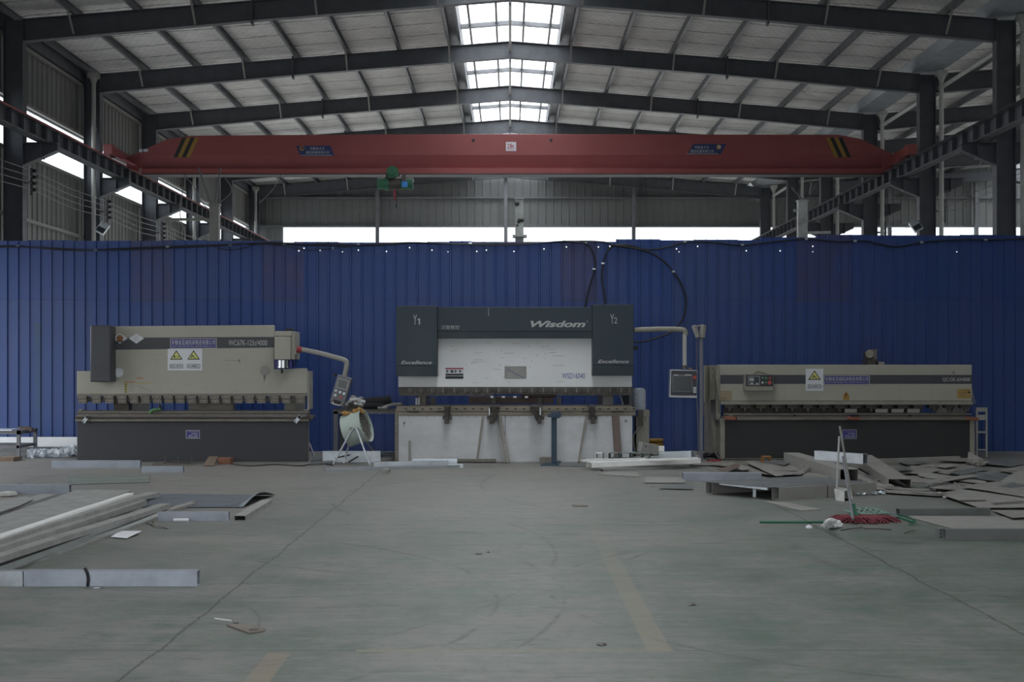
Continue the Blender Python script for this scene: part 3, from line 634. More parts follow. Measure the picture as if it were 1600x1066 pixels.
# floodlights on columns
def flood(px, py, Y, dirx, label):
    c = P(px, py, Y); root = E('floodlight', c, label, 'floodlight', 'floodlights on the columns')
    R = Matrix.Translation(c) @ Matrix.Rotation(math.radians(28*dirx), 4, 'Y') @ Matrix.Rotation(math.radians(-25), 4, 'X')
    m = MB(); m.M = R; m.box(-.13, .13, -.05, .05, -.17, .17); put(m, 'housing', M['galv'], root, bev=.015)
    m = MB(); m.M = R; m.box(-.11, .11, -.056, -.05, -.15, .0); put(m, 'lens', M['screen'], root)
    m = MB(); m.bar(c+Vector((0, 0, .15)), Vector((-11.53 if dirx > 0 else 11.5, 37.9, c.z+.2)), .03, .03); put(m, 'bracket', M['steel'], root)
flood(160, 357, 37.4, 1, 'grey floodlight on the second left-hand column above the fence')
flood(1431, 353, 37.4, -1, 'white floodlight on the second right-hand column above the fence')
# ================================================================ overhead crane
GY = 38.5
root = E('overhead_crane', (0, GY, 7.2), 'red single-girder overhead travelling crane spanning the hall between its rails', 'crane')
def gx(px): return X(px, GY)
def gz(py): return Z(py, GY)
prof = [(205,246),(262,216),(300,210),(797,210),(1310,210),(1345,216),(1400,246),(1395,262),(1370,270),(240,272),(215,262)]
prof = [(205,243),(262,217),(300,212),(500,210.5),(797,209.5),(1310,210.5),(1345,217),(1400,243)]
m = MB(); m.prism([(gx(a), gz(b)) for a, b in prof], GY, GY+.42); g = put(m, 'girder', M['red'], root, bev=.01)
m = MB(); m.prism([(gx(225), gz(243)), (gx(1375), gz(243)), (gx(1375), gz(272)), (gx(225), gz(272))], GY-.05, GY); m.prism([(gx(225), gz(262)), (gx(1375), gz(262)), (gx(1375), gz(271)), (gx(225), gz(271))], GY-.13, GY-.05)
m = MB()
for sec, zz in (((GY-.002, 241.5), (GY-.05, 247)),):
    pass
def strip(m, prof_yz, x0, x1):
    n = len(prof_yz); m.add([(x0, y, z) for y, z in prof_yz]+[(x1, y, z) for y, z in prof_yz], [list(range(n)), list(range(n, 2*n))[::-1]]+[(i, (i+1) % n, (i+1) % n+n, i+n) for i in range(n)])
strip(m, [(GY, gz(243)), (GY+.10, gz(262)), (GY+.42, gz(262)), (GY+.42, gz(243))], gx(207), gx(1398))
strip(m, [(GY+.09, gz(261.5)), (GY-.06, gz(264)), (GY-.06, gz(271.8)), (GY+.5, gz(271.8)), (GY+.5, gz(261.5))], gx(222), gx(1380))
put(m, 'lower_flange', M['red'], root)
m = MB(); m.box(gx(222), gx(1380), GY-.07, GY+.52, gz(273.2), gz(272)); put(m, 'track_plate', M['black'], root)  # coloured black to stand in for the shaded underside of the girder
for s in (-1, 1):
    x = s*11.0
    m = MB(); m.box(x-.11, x+.11, 37.0, 40.2, 7.46, 7.70); m.box(x-.125, x+.125, 36.95, 37.35, 7.45, 7.73); put(m, 'end_carriage', M['red'], root, bev=.01)
    m = MB(); m.prism([(s*10.95, gz(246)), (s*10.6, gz(240)), (s*10.6, gz(268)), (s*10.9, gz(262))], GY-.02, GY+.5); put(m, 'end_plate', M['red'], root)
    for y in (37.4, 39.8):
        m = MB(); m.cyl((x-.06, y, 7.53), (x+.06, y, 7.53), .115, n=18); put(m, 'wheel', M['iron'], root, smooth=True)
    m = MB(); m.box(s*10.72-.02, s*10.72+.1, 37.2, 40.0, 7.36, 7.38); put(m, 'walk_strip', M['red_edge'], root)
# hazard stripes
for a0, sg in ((276, 1), (1325, -1)):
    for k, mt in enumerate(('ink', 'yellow', 'ink', 'yellow')):
        a = a0-sg*5+sg*k*6.5; m = MB(); m.prism([(gx(a), gz(246)), (gx(a+sg*6.5), gz(246)), (gx(a+sg*20.5), gz(215)), (gx(a+sg*14), gz(215))], GY-.006-.001*k, GY); put(m, 'hazard_stripe', M[mt], root)
# lettering helper: a text fitted into a pixel rectangle on a plane at depth Yf
def text(s, x0, y0, x1, y1, Yf, mat, parent, shear=0, bold=0, name='lettering', ext=.0015, mirror=False, rot=0):
    cu = bpy.data.curves.new('t', 'FONT'); cu.body = s; cu.shear = shear; cu.offset = bold; cu.extrude = 0.01; cu.resolution_u = 4
    ob = bpy.data.objects.new('t', cu); col.objects.link(ob); dg = bpy.context.evaluated_depsgraph_get(); dg.update()
    me = bpy.data.meshes.new_from_object(ob.evaluated_get(dg)); bpy.data.objects.remove(ob); bpy.data.curves.remove(cu)
    vs = [v.co.copy() for v in me.vertices]
    if not vs: return None
    a0, a1 = min(v.x for v in vs), max(v.x for v in vs); b0, b1 = min(v.y for v in vs), max(v.y for v in vs)
    m = MB(); X0, X1, Z0, Z1 = X(x0, Yf), X(x1, Yf), Z(y1, Yf), Z(y0, Yf); cx, cz = (X0+X1)/2, (Z0+Z1)/2
    out = []
    for v in vs:
        px_ = X0+(v.x-a0)/(a1-a0)*(X1-X0); pz_ = Z0+(v.y-b0)/(b1-b0)*(Z1-Z0)
        if rot: px_, pz_ = cx+(px_-cx)*math.cos(rot)-(pz_-cz)*math.sin(rot), cz+(px_-cx)*math.sin(rot)+(pz_-cz)*math.cos(rot)
        out.append((px_, Yf-.001-(ext if v.z > 0 else 0), pz_))
    m.add(out, [list(p.vertices) for p in me.polygons]); bpy.data.meshes.remove(me)
    return put(m, name, M[mat] if isinstance(mat, str) else mat, parent)
def plate(parent, x0, y0, x1, y1, Yf, mat, name='plate', th=.006):
    m = MB(); m.pb(x0, y0, x1, y1, Yf-th, Yf+.001); return put(m, name, M[mat], parent)
for a in (0, 1):
    def mx_(v): return v if a == 0 else 1594-v
    m = MB(); poly = [(463,228),(516,228),(523,244),(470,244)] if a == 0 else [(1083,225),(1135,225),(1126,241),(1074,241)]
    m.prism([(gx(p), gz(q)) for p, q in poly], GY-.012, GY); pl = put(m, 'nameplate', M['plate_blue'], root)
    cx = 472 if a == 0 else 1123; cy = 232 if a == 0 else 230
    m = MB(); m.cyl((gx(cx), GY-.02, gz(cy)), (gx(cx), GY-.012, gz(cy)), .07, n=20); put(m, 'emblem', M['gold'], pl)
    m = MB(); m.cyl((gx(cx+.5), GY-.024, gz(cy-.3)), (gx(cx+.5), GY-.02, gz(cy-.3)), .04, n=16); put(m, 'emblem_centre', M['plate_blue'] if a == 0 else M['letter'], pl)
    x0 = 484 if a == 0 else 1085
    text('河南省大方', x0, 230-a*2, x0+23, 234.5-a*2, GY-.012, 'letter', pl); text('重型机器有限公司', x0-6, 236-a*2, x0+30, 240.5-a*2, GY-.012, 'letter', pl)
    m = MB(); m.prism([(gx(470-a*-603), gz(243-a*2.4)), (gx(519-a*-603), gz(243-a*2.4)), (gx(519-a*-603), gz(242.3-a*2.4)), (gx(470-a*-603), gz(242.3-a*2.4))], GY-.015, GY-.012); put(m, 'rule', M['letter'], pl)
pl = plate(root, 790.5, 222, 806.5, 236, GY, 'sign_white', 'load_plate', .012)
text('28t', 792.5, 224.5, 803.5, 232, GY-.012, 'letter_red', pl, bold=.01); m = MB(); m.pb(797.4, 230.6, 798.4, 231.8, GY-.015, GY-.012); put(m, 'point', M['letter_red'], pl)
m = MB(); m.pb(793, 233.6, 803, 234.2, GY-.015, GY-.012); put(m, 'rule', M['letter_red'], pl)
for a, b in ((739.5, 219.5), (861, 219.5)):
    m = MB(); m.cyl((gx(a), GY-.01, gz(b)), (gx(a), GY+.02, gz(b)), .045, n=14); put(m, 'vent_hole', M['ink'], root)
m = MB(); m.pb(217, 233, 222, 238, GY-.03, GY); m.pb(224, 233, 231, 237, GY-.03, GY); put(m, 'lamp_bracket', M['galv'], root)
# hoist under the girder
HYY = GY+.12
root = E('electric_hoist', P(618, 297, HYY), 'green electric wire rope hoist with a blue motor hanging under the red crane girder', 'hoist')
def hz(py): return Z(py, HYY-.2)
def hx(px): return X(px, HYY-.2)
m = MB(); m.cyl((hx(614), HYY-.42, hz(270)), (hx(614), HYY-.08, hz(270)), .165, n=20); m.cyl((hx(614), HYY-.47, hz(270)), (hx(614), HYY-.42, hz(270)), .09, n=16)
put(m, 'travel_motor', M['green'], root, smooth=True)
m = MB()
for k in range(10): t = k*.628; m.bar((hx(614)+.16*math.cos(t), HYY-.4, hz(270)+.16*math.sin(t)), (hx(614)+.16*math.cos(t), HYY-.1, hz(270)+.16*math.sin(t)), .02, .03)
put(m, 'cooling_fin', M['green'], root)
m = MB(); m.cyl((hx(608), HYY-.2, hz(287.5)), (hx(626), HYY-.2, hz(287.5)), .17, n=20); put(m, 'drum', M['iron'], root, smooth=True)
m = MB(); m.cyl((hx(590), HYY-.2, hz(287.5)), (hx(608), HYY-.2, hz(287.5)), .16, n=20); m.cyl((hx(602), HYY-.2, hz(287.5)), (hx(607), HYY-.2, hz(287.5)), .19, n=20); put(m, 'drive_housing', M['green'], root, smooth=True)
m = MB(); m.cyl((hx(626), HYY-.2, hz(287.5)), (hx(645), HYY-.2, hz(287.5)), .16, n=20); put(m, 'motor_housing', M['green'], root, smooth=True)
m = MB(); m.pb(590, 277.5, 608, 283, HYY-.3, HYY-.1); m.pb(628, 278, 646, 284, HYY-.3, HYY-.1); m.pb(606, 276, 634, 281, HYY-.3, HYY-.1); put(m, 'cover', M['galv_dusty'], root, bev=.02)
m = MB(); m.pb(627.5, 283.5, 636.5, 292, HYY-.42, HYY-.3); put(m, 'control_box', M['blue_motor'], root, bev=.01)
m = MB(); m.pb(628, 273, 634, 284, HYY-.40, HYY-.3); m.pb(603, 272, 606, 283, HYY-.22, HYY-.18); m.pb(622, 272, 625, 283, HYY-.22, HYY-.18); put(m, 'hanger', M['iron'], root)
m = MB(); m.tube([P(616.5, 296, HYY-.2), P(616.7, 300, HYY-.2), P(616.6, 306, HYY-.2)], .025, 8, 2); put(m, 'rope', M['letter_red'], root)
m = MB(); m.pb(614.8, 300, 618.2, 307, HYY-.26, HYY-.14); m.tube([P(616.5, 307, HYY-.2), P(616.5, 309, HYY-.2), P(618, 311, HYY-.2), P(616.5, 313, HYY-.2), P(615, 311, HYY-.2)], .018, 6, 4); put(m, 'hook', M['letter_red'], root)
m = MB(); m.tube([P(618.8, 296, HYY-.2), P(619.3, 310, HYY-.2), P(618.9, 321, HYY-.2)], .008, 5, 4); put(m, 'pendant_cable', M['black'], root)
m = MB(); m.pb(618, 320, 620, 325, HYY-.24, HYY-.18); put(m, 'pendant_switch', M['black'], root)
# ================================================================ machine signs shared by the presses
def sign_company(root, x0, y0, x1, y1, Yf):
    pl = plate(root, x0, y0, x1, y1, Yf, 'letter', 'company_plate', .008)
    m = MB(); m.pb(x0+.8, y0+.8, x1-.8, y1-.8, Yf-.010, Yf-.008); put(m, 'plate_field', M['sign_blue'], pl)
    text('安徽省亚威机床制造有限公司', x0+2.2, y0+2.2, x1-2.2, y1-5.6, Yf-.010, 'letter', pl)
    text('ANHUI YAWEI MACHINE TOOL MANUFACTURING CO.,LTD', x0+2.2, y1-4.4, x1-2.2, y1-2.2, Yf-.010, 'letter', pl)
def tri(m, cx, cy, w, h, Yf, t):
    m.pp([(cx-w/2, cy+h/2), (cx+w/2, cy+h/2), (cx, cy-h/2)], Yf-t, Yf-t+.002)
def sign_warning(root, cx, y0, Yf, w, h, cap, kind):
    m = MB(); tri(m, cx, y0+h*.27, w*.82, h*.46, Yf, .002); put(m, 'warning_triangle', M['ink'], root)
    m = MB(); tri(m, cx, y0+h*.285, w*.62, h*.34, Yf, .004); put(m, 'triangle_field', M['yellow_pale'], root)
    m = MB(); cy = y0+h*.36
    if kind == 0:
        m.cyl(P(cx-w*.1, cy, Yf-.005), P(cx-w*.1, cy, Yf-.003), .022, n=10); m.pb(cx-w*.1, cy-h*.04, cx+w*.17, cy-h*.025, Yf-.006, Yf-.004); m.pb(cx-w*.1, cy+h*.03, cx+w*.17, cy+h*.045, Yf-.006, Yf-.004); m.pb(cx+w*.14, cy-h*.03, cx+w*.17, cy+h*.04, Yf-.006, Yf-.004)
    else:
        m.cyl(P(cx-w*.06, cy-h*.05, Yf-.005), P(cx-w*.06, cy-h*.05, Yf-.003), .018, n=8); m.cyl(P(cx-w*.12, cy+h*.02, Yf-.005), P(cx-w*.12, cy+h*.02, Yf-.003), .016, n=8); m.cyl(P(cx+w*.02, cy-h*.0, Yf-.005), P(cx+w*.02, cy, Yf-.003), .014, n=8); m.pp([(cx+w*.03, cy), (cx+w*.17, cy+h*.06), (cx+w*.1, cy+h*.07), (cx, cy+h*.02)], Yf-.006, Yf-.004)
    put(m, 'pictogram', M['ink'], root)
    m = MB(); a, b, c, d = cx-w*.42, y0+h*.72, cx+w*.42, y0+h*.92
    for q in ((a, b, c, b+.6), (a, d-.6, c, d), (a, b, a+.6, d), (c-.6, b, c, d)): m.pb(*q, Yf-.003, Yf-.001)
    put(m, 'caption_frame', M['ink'], root)
    text(cap, a+1.6, b+1.5, c-1.6, d-1.5, Yf-.002, 'ink', root)
# ================================================================ press brake 1 (cream)
Y_ = 23.4
root = E('press_brake', (X(300, Y_), Y_+.9, 0), 'cream and charcoal press brake with blue company plate, standing left against the fence', 'press brake')
m = MB(); m.pb(120.5, 655, 480.5, 723, Y_, Y_+.06); put(m, 'front_panel', M['base_dark'], root, bev=.006)
for a, b in ((121, 127), (474, 481)): m = MB(); m.box(X(a, Y_), X(b, Y_), Y_+.06, Y_+.16, .02, Z(640, Y_)); put(m, 'side_frame', M['cream_dark'], root)
for a, b in ((165, 193), (436, 454)): m = MB(); m.box(X(a, Y_), X(b, Y_), Y_+.55, Y_+1.7, .02, Z(600, Y_)); put(m, 'side_frame', M['cream_dark'], root)
m = MB(); m.box(X(168, Y_), X(192, Y_), Y_+.35, Y_+.55, Z(646, Y_), Z(600, Y_)); put(m, 'oil_cylinder', M['iron'], root)
m = MB(); m.box(X(284, Y_), X(355, Y_), Y_+.5, Y_+.7, Z(643, Y_), Z(629, Y_)); put(m, 'back_gauge', M['iron_worn'], root)
# work table with lower die rails
m = MB(); m.pb(118, 650, 483, 659, Y_-.05, Y_+.3); m.pb(121, 643, 482, 651, Y_-.01, Y_+.22); put(m, 'work_table', M['iron_worn'], root, bev=.008)
m = MB(); m.box(X(119, Y_), X(483, Y_), Y_-.03, Y_+.05, Z(647, Y_), Z(645, Y_)); m.pb(122, 641.5, 481, 644.5, Y_+.03, Y_+.14); m.cyl(P(118, 653, Y_-.06), P(484, 653, Y_-.06), .018, n=8); put(m, 'lower_die', M['iron'], root)
m = MB(); m.pb(478, 648, 489, 655, Y_-.05, Y_+.02); m.cyl(P(489, 651, Y_), P(493, 651, Y_), .02, n=8); put(m, 'table_stop', M['iron'], root)
for a, sg in ((133, 1), (464, 1)):
    c = P(a+1.5, 655, Y_-.08); m = MB(); m.M = Matrix.Translation(c) @ Matrix.Rotation(math.radians(-52*sg), 4, 'Y'); m.box(-.075, .075, -.02, .0, -.03, .03); k = put(m, 'clamp_bracket', M['galv'], root)
    m = MB(); m.cyl(c+Vector((.03, -.035, .035)), c+Vector((.03, 0, .035)), .03, n=14); m.cyl(c+Vector((-.04, -.03, -.04)), c+Vector((-.04, 0, -.04)), .012, n=8); put(m, 'bolt', M['ink'], k)
# ram
RY = Y_+.10
ram = [(120,580),(141,580),(141,510),(176,510),(427,508),(428.5,510),(428.5,577),(478,575.5),(480,577),(480,615),(120,617)]
m = MB(); m.pp(ram, RY, RY+.09); rm = put(m, 'ram', M['cream'], root, bev=.006)
m = MB(); m.box(X(180, Y_), X(425, Y_), RY+.09, RY+.12, Z(617, Y_), Z(520, Y_)); put(m, 'ram_rib', M['cream_dark'], root)
m = MB(); m.pp([(174.5,528.5),(181,526.5),(195,527.8),(428.4,526.5),(428.4,543.2),(174.5,546.8)], RY-.002, RY+.001); put(m, 'stripe', M['charcoal'], rm)
text('WC67K-125t/4000', 357, 531.5, 417.5, 540, RY-.002, 'letter_grey', rm)
sign_company(rm, 266, 529, 338.5, 544.7, RY)
pl = plate(rm, 262, 545.2, 316, 579, RY, 'sign_white', 'warning_sign', .006)
sign_warning(pl, 275.5, 546, RY-.006, 24, 32, '当心夹手', 0); sign_warning(pl, 302.5, 546, RY-.006, 24, 32, '当心机械伤人', 1)
for a, mt in ((187.3, 0), (213, 1)):
    m = MB(); m.pp([(a-12, 529), (a, 521.3), (a+12, 529), (a, 537.2)], RY-.008, RY-.002); d = put(m, 'diamond_badge', M['sign_white'], rm)
    if mt == 0:
        m = MB(); m.lathe(P(a, 528.8, RY-.008), [(.001, -.006), (.058, -.004), (.058, 0)], 18, (0, 1, 0)); put(m, 'emblem', M['brick'], d)
        for q in (525.6, 528.4, 531): m = MB(); m.pb(a-3.2, q, a+3.2, q+.9, RY-.017, RY-.013); put(m, 'emblem_bar', M['gold'], d)
        m = MB(); m.pb(a-5, 532.6, a+5, 534.6, RY-.012, RY-.008); put(m, 'emblem_bar', M['ink'], d)
    else:
        m = MB()
        for q in range(4): m.pb(a-4+q*.4, 524.5+q*2.2, a+4-q*.4, 525.2+q*2.2, RY-.010, RY-.008)
        put(m, 'faint_print', M['letter_grey'], d)
for a, b, r in ((185.6, 582.6, 7), (413.5, 579, 7.4)):
    m = MB(); c = P(a, b, RY); m.cyl(c+Vector((0, -.012, 0)), c+Vector((0, .002, 0)), r*.0111, n=26); dk = put(m, 'round_cover', M['galv_dusty'] if a > 300 else M['sign_white'], rm, smooth=True)
    if a < 300:
        m = MB()
        for k in range(8): t = k*math.pi/4; q = c+Vector((.05*math.cos(t), -.014, .05*math.sin(t))); m.cyl(q, q+Vector((0, .004, 0)), .008, n=6)
        put(m, 'bolt', M['galv_blue'], dk)
    else:
        m = MB(); m.pp([(411, 587), (416, 586), (414.5, 592), (413, 598)], RY-.002, RY); put(m, 'oil_stain', M['iron_worn'], rm)
# faded instruction stickers
m = MB(); m.pb(194.5, 596, 211, 598.3, RY-.003, RY); m.pb(213, 590, 223.5, 592.4, RY-.003, RY); put(m, 'sticker_header', paint('faded_orange', (.40, .22, .13), .7), rm)
m = MB(); m.pb(194.5, 598.3, 199, 614, RY-.003, RY); m.pb(213, 597.6, 237, 599.2, RY-.003, RY); k = put(m, 'sticker_band', paint('faded_yellow', (.36, .34, .12), .7), rm)
m = MB()
for q in (600, 604, 608, 612): m.pb(195.6, q, 197.6, q+1.6, RY-.005, RY-.003)
put(m, 'sticker_mark', M['ink'], k)
m = MB(); m.pb(199.2, 598.3, 211, 614, RY-.003, RY); m.pb(213, 592.5, 223.5, 597, RY-.003, RY); m.pb(213, 599.4, 237, 614.4, RY-.002, RY); put(m, 'sticker_body', paint('faded_sticker', (.36, .35, .31), .7), rm)
m = MB()
for q in range(5): m.pb(201, 600.5+q*2.6, 209, 600.9+q*2.6, RY-.0045, RY-.003)
for q in range(14): m.pb(215+q*1.5, 603+q*.6, 216.5+q*1.5, 603.5+q*.6, RY-.0035, RY-.002)
m.pb(349, 563.2, 374, 563.7, RY-.002, RY); m.pb(373, 561.5, 375.3, 566, RY-.002, RY); m.pb(242, 562, 249, 562.4, RY-.002, RY); m.pb(242, 567, 248, 567.3, RY-.002, RY)
for q in range(16): a, b = random.uniform(230, 470), random.uniform(585, 612); m.pb(a, b, a+.9, b+.8, RY-.002, RY)
for q in range(12): a, b = random.uniform(125, 425), random.uniform(548, 606); m.pb(a, b, a+random.uniform(1, 6), b+.35, RY-.002, RY)
put(m, 'scuff_marks', M['iron_worn'], rm)
m = MB(); m.pb(120, 615.5, 480, 619, RY-.015, RY+.08); put(m, 'clamp_bar', M['iron_worn'], root)
cxs = [129, 151, 171, 191] + [209.5+18.1*k for k in range(12)] + [429, 447.5, 470]
for cx in cxs:
    m = MB(); m.pb(cx-8, 617.5, cx+6.5, 623.2, RY-.035, RY+.03); m.pb(cx-6.5, 624.3, cx+6.5, 630.5, RY-.03, RY+.03); m.pb(cx-5.5, 623, cx+5.5, 624.6, RY-.01, RY+.03)
    k = put(m, 'punch_clamp', M['iron_worn'], root, bev=.003)
    m = MB()
    for dx, dy in ((-5, 620.3), (4, 620.3), (-4, 627.4), (4, 627.4)): m.cyl(P(cx+dx, dy, RY-.04), P(cx+dx, dy, RY-.03), .008, n=6)
    put(m, 'clamp_bolt', M['ink'], k)
m = MB(); m.pb(122, 620, 478, 628, RY+.03, RY+.06); put(m, 'upper_die', M['iron'], root)
# left charcoal cylinder cover and right gearbox
m = MB(); m.pp([(141.5,508.5),(172,508.5),(172.8,597),(140.3,597)], Y_-.22, RY+.05); put(m, 'cylinder_cover', M['charcoal'], root, bev=.02)
m = MB(); m.pb(428.8, 526, 454, 562, Y_-.16, RY+.35); m.pb(429, 517.5, 455, 525.6, Y_-.15, RY+.35); m.pb(455, 518, 461, 562, Y_-.08, RY+.35); put(m, 'cylinder_housing', M['cream'], root, bev=.012)
m = MB(); m.pb(429.5, 562.5, 456, 575, Y_-.06, RY+.04); put(m, 'gear_recess', M['sign_blue'], root)
m = MB(); m.cyl(P(443, 563, Y_-.07), P(443, 573, Y_-.07), .105, n=22); m.cyl(P(443, 573, Y_-.07), P(443, 575, Y_-.07), .115, n=22); put(m, 'chrome_gear', M['chrome'], root, smooth=True)
m = MB(); m.cyl(P(440.5, 575, Y_-.05), P(440.5, 579, Y_-.05), .012, n=6); m.cyl(P(440.5, 579, Y_-.05), P(440.5, 584, Y_-.05), .025, .01, n=8); put(m, 'drain_plug', M['ink'], root)
m = MB(); m.pb(480.3, 580, 482.6, 640, RY+.02, RY+.5); put(m, 'guide_strip', M['cream'], root)
m = MB(); m.tube([P(461, 556, Y_+.1), P(462.5, 565, Y_+.05), P(460, 572, Y_+.05)], .012, 6); put(m, 'hose', M['ink'], root); m = MB(); m.tube([P(459, 517, Y_), P(455, 514.5, Y_), P(446, 516, Y_)], .02, 6); put(m, 'hose', M['ink'], root)
pl = plate(root, 290.5, 672.5, 312, 685.5, Y_, 'letter', 'maker_plate', .004)
m = MB(); m.pb(291.2, 673.2, 311.3, 684.8, Y_-.006, Y_-.004); put(m, 'plate_field', M['sign_blue'], pl)
m = MB()
for q in range(6): m.pb(295+q*2.6, 674.6, 295+q*2.6+1.6, 675.3, Y_-.0075, Y_-.006)
for q, h in (((299, 309), 677.3), ((294, 301), 680.2), ((303, 309), 680.2), ((294, 309), 682.8)): m.pb(q[0], h, q[1], h+.9, Y_-.0075, Y_-.006)
put(m, 'faded_print', M['letter'], pl)
# pendant arm and control box
m = MB(); m.pb(456, 547, 466, 553, Y_-.05, Y_+.1); m.cyl(P(462, 546, Y_-.05), P(462, 554, Y_-.05), .05, n=12); put(m, 'arm_socket', M['cream'], root)
m = MB(); m.cyl(P(464, 546, Y_-.1), P(472, 547, Y_-.1), .055, n=14); put(m, 'arm_joint', M['rubber_red'], root, smooth=True)
m = MB(); m.tube([P(470, 546, Y_-.1), P(495, 551, Y_-.2), P(520, 557.5, Y_-.3), P(536, 562, Y_-.35), P(541.5, 566, Y_-.35), P(541.5, 573, Y_-.35), P(538.5, 588, Y_-.35)], .042, 12, 6); put(m, 'pendant_arm', M['galv_dusty'], root, smooth=True)
BY = Y_-.42; c = P(532, 611.5, BY)
R = Matrix.Translation(c) @ Matrix.Rotation(math.radians(16.5), 4, 'Y'); s_ = BY/FPX
def lb(m, x0, y0, x1, y1, a, b): m.box(x0*s_, x1*s_, a, b, -y1*s_, -y0*s_)
m = MB(); m.M = R; lb(m, -11.5, -24, 11.5, 19, 0, .16); lb(m, -11.5, 19, 11.5, 23, .02, .16); bx_ = put(m, 'control_box', M['box_grey'], root, bev=.012)
m = MB(); m.M = R
for q in ((-8.5, -19, 8.5, -18.2), (-8.5, -5, 8.5, -4.2), (-8.5, -19, -7.7, -4.2), (7.7, -19, 8.5, -4.2)): lb(m, *q, -.006, 0)
put(m, 'display_frame', M['letter'], bx_)
m = MB(); m.M = R; lb(m, -7, -17.5, -.5, -6, -.004, 0); lb(m, 1, -17.5, 7, -6, -.004, 0); put(m, 'display', M['screen'], bx_)
for i, (a, b) in enumerate(((-7, 1), (0, 1.5), (6.5, 2), (-6, 8), (3.5, 9))):
    m = MB(); m.M = R; m.cyl((a*s_, -.02, -b*s_), (a*s_, 0, -b*s_), .022, n=12); put(m, 'button', M['btn_red' if i == 4 else 'galv'], bx_, smooth=True)
m = MB(); m.M = R; lb(m, -7, 15, 6, 19.5, -.004, 0); put(m, 'handle_recess', M['ink'], bx_); m = MB(); m.M = R; m.tube([(-6.5*s_, -.0, -19*s_), (-5*s_, -.05, -21.5*s_), (5*s_, -.05, -21.5*s_), (7*s_, 0, -19*s_)], .01, 6); put(m, 'handle', M['letter'], bx_)
m = MB(); m.cyl(P(538.5, 587, Y_-.35), P(537.5, 592, Y_-.35), .06, .05, n=12); put(m, 'box_swivel', M['galv_dusty'], root, smooth=True)
m = MB(); c = P(523.5, 588, BY+.06); m.cyl(c, c+Vector((0, 0, .04)), .03, n=10); put(m, 'key_switch', M['ink'], bx_)
# ================================================================ press brake 2 (teal and white)
Y_ = 23.4; RY = Y_+.12
root = E('press_brake', (X(805, Y_), Y_+.9, 0), 'white press brake with dark teal covers reading Wisdom, standing mid-hall before the blue fence', 'press brake')
m = MB(); m.pb(622.5, 649.5, 789, 722, Y_, Y_+.05); put(m, 'front_panel', M['white_scuffed'], root, bev=.004)
m = MB(); m.pb(789.6, 649.5, 988, 722, Y_, Y_+.05); put(m, 'front_panel', M['white_scuffed'], root, bev=.004)
m = MB(); m.box(X(617, Y_), X(622, Y_), Y_, Y_+1.9, .02, Z(640, Y_)); put(m, 'side_frame', M['iron_worn'], root)
for a, b, c, mt in ((984, 989.5, 595, 'charcoal'), (650, 662, 560, 'iron_worn'), (944, 957, 560, 'iron_worn')): m = MB(); m.box(X(a, Y_), X(b, Y_), Y_+(.15 if a > 980 else .5), Y_+1.7, .02, Z(c, Y_)); put(m, 'side_frame', M[mt], root)
m = MB(); m.pb(649, 622, 652, 634, Y_+.3, Y_+.4); m.pb(652.8, 622, 656, 634, Y_+.3, Y_+.4); put(m, 'scale_post', M['sign_white'], root)
m = MB(); m.pb(732, 620, 865, 631, Y_+.62, Y_+.9); m.pb(815, 612, 870, 621, Y_+.62, Y_+.8); put(m, 'back_gauge', M['wood'], root)
for q in (673, 768, 840, 870, 951):
    m = MB(); m.pb(q, 621, q+7, 632, Y_+.5, Y_+.65); put(m, 'gauge_finger', M['iron'], root)
for q in (766, 784, 802, 820):
    m = MB(); m.pb(q, 619, q+5, 622, Y_+.2, Y_+.3); put(m, 'gauge_block', M['strip_white'], root)
m = MB(); m.pb(942.5, 612, 958, 633, Y_+.35, Y_+.5); m.tube([P(968, 612, Y_+.2), P(974, 634, Y_+.2)], .012, 6, 1); put(m, 'side_guard', M['galv_dusty'], root)
m = MB(); m.pb(619, 637, 993, 643, Y_-.03, Y_+.3); m.pb(622, 643.5, 993, 649.5, Y_-.02, Y_+.3); m.pb(619, 634.8, 988, 637.4, Y_+.0, Y_+.2); put(m, 'work_table', M['iron_tan'], root, bev=.005)
m = MB()
for q in range(28): a = 632+q*13.2; m.pb(a, 638.2, a+4, 640, Y_-.034, Y_-.03)
for q in ((636, 642.2, 655, 644.4), (682, 642.2, 696, 644.4), (909, 642.2, 931, 644.4), (956, 642.2, 974, 644.4)): m.pb(*q, Y_-.034, Y_-.02)
put(m, 'table_slot', M['ink'], root)
m = MB(); m.pb(640, 632.8, 985, 635, Y_+.06, Y_+.16); put(m, 'lower_die', M['iron'], root)
m = MB()
for a in (639, 667, 679, 719, 732, 745, 790, 799, 811, 826, 893, 906, 949): m.cyl(P(a, 652.5, Y_-.006), P(a, 652.5, Y_+.001), .008, n=8)
m.cyl(P(631.5, 661, Y_-.008), P(631.5, 661, Y_), .022, n=10); m.pb(630.8, 662, 631.6, 667, Y_-.004, Y_); m.cyl(P(978, 658, Y_-.008), P(978, 658, Y_), .025, n=10)
put(m, 'panel_screw', M['iron_worn'], root)
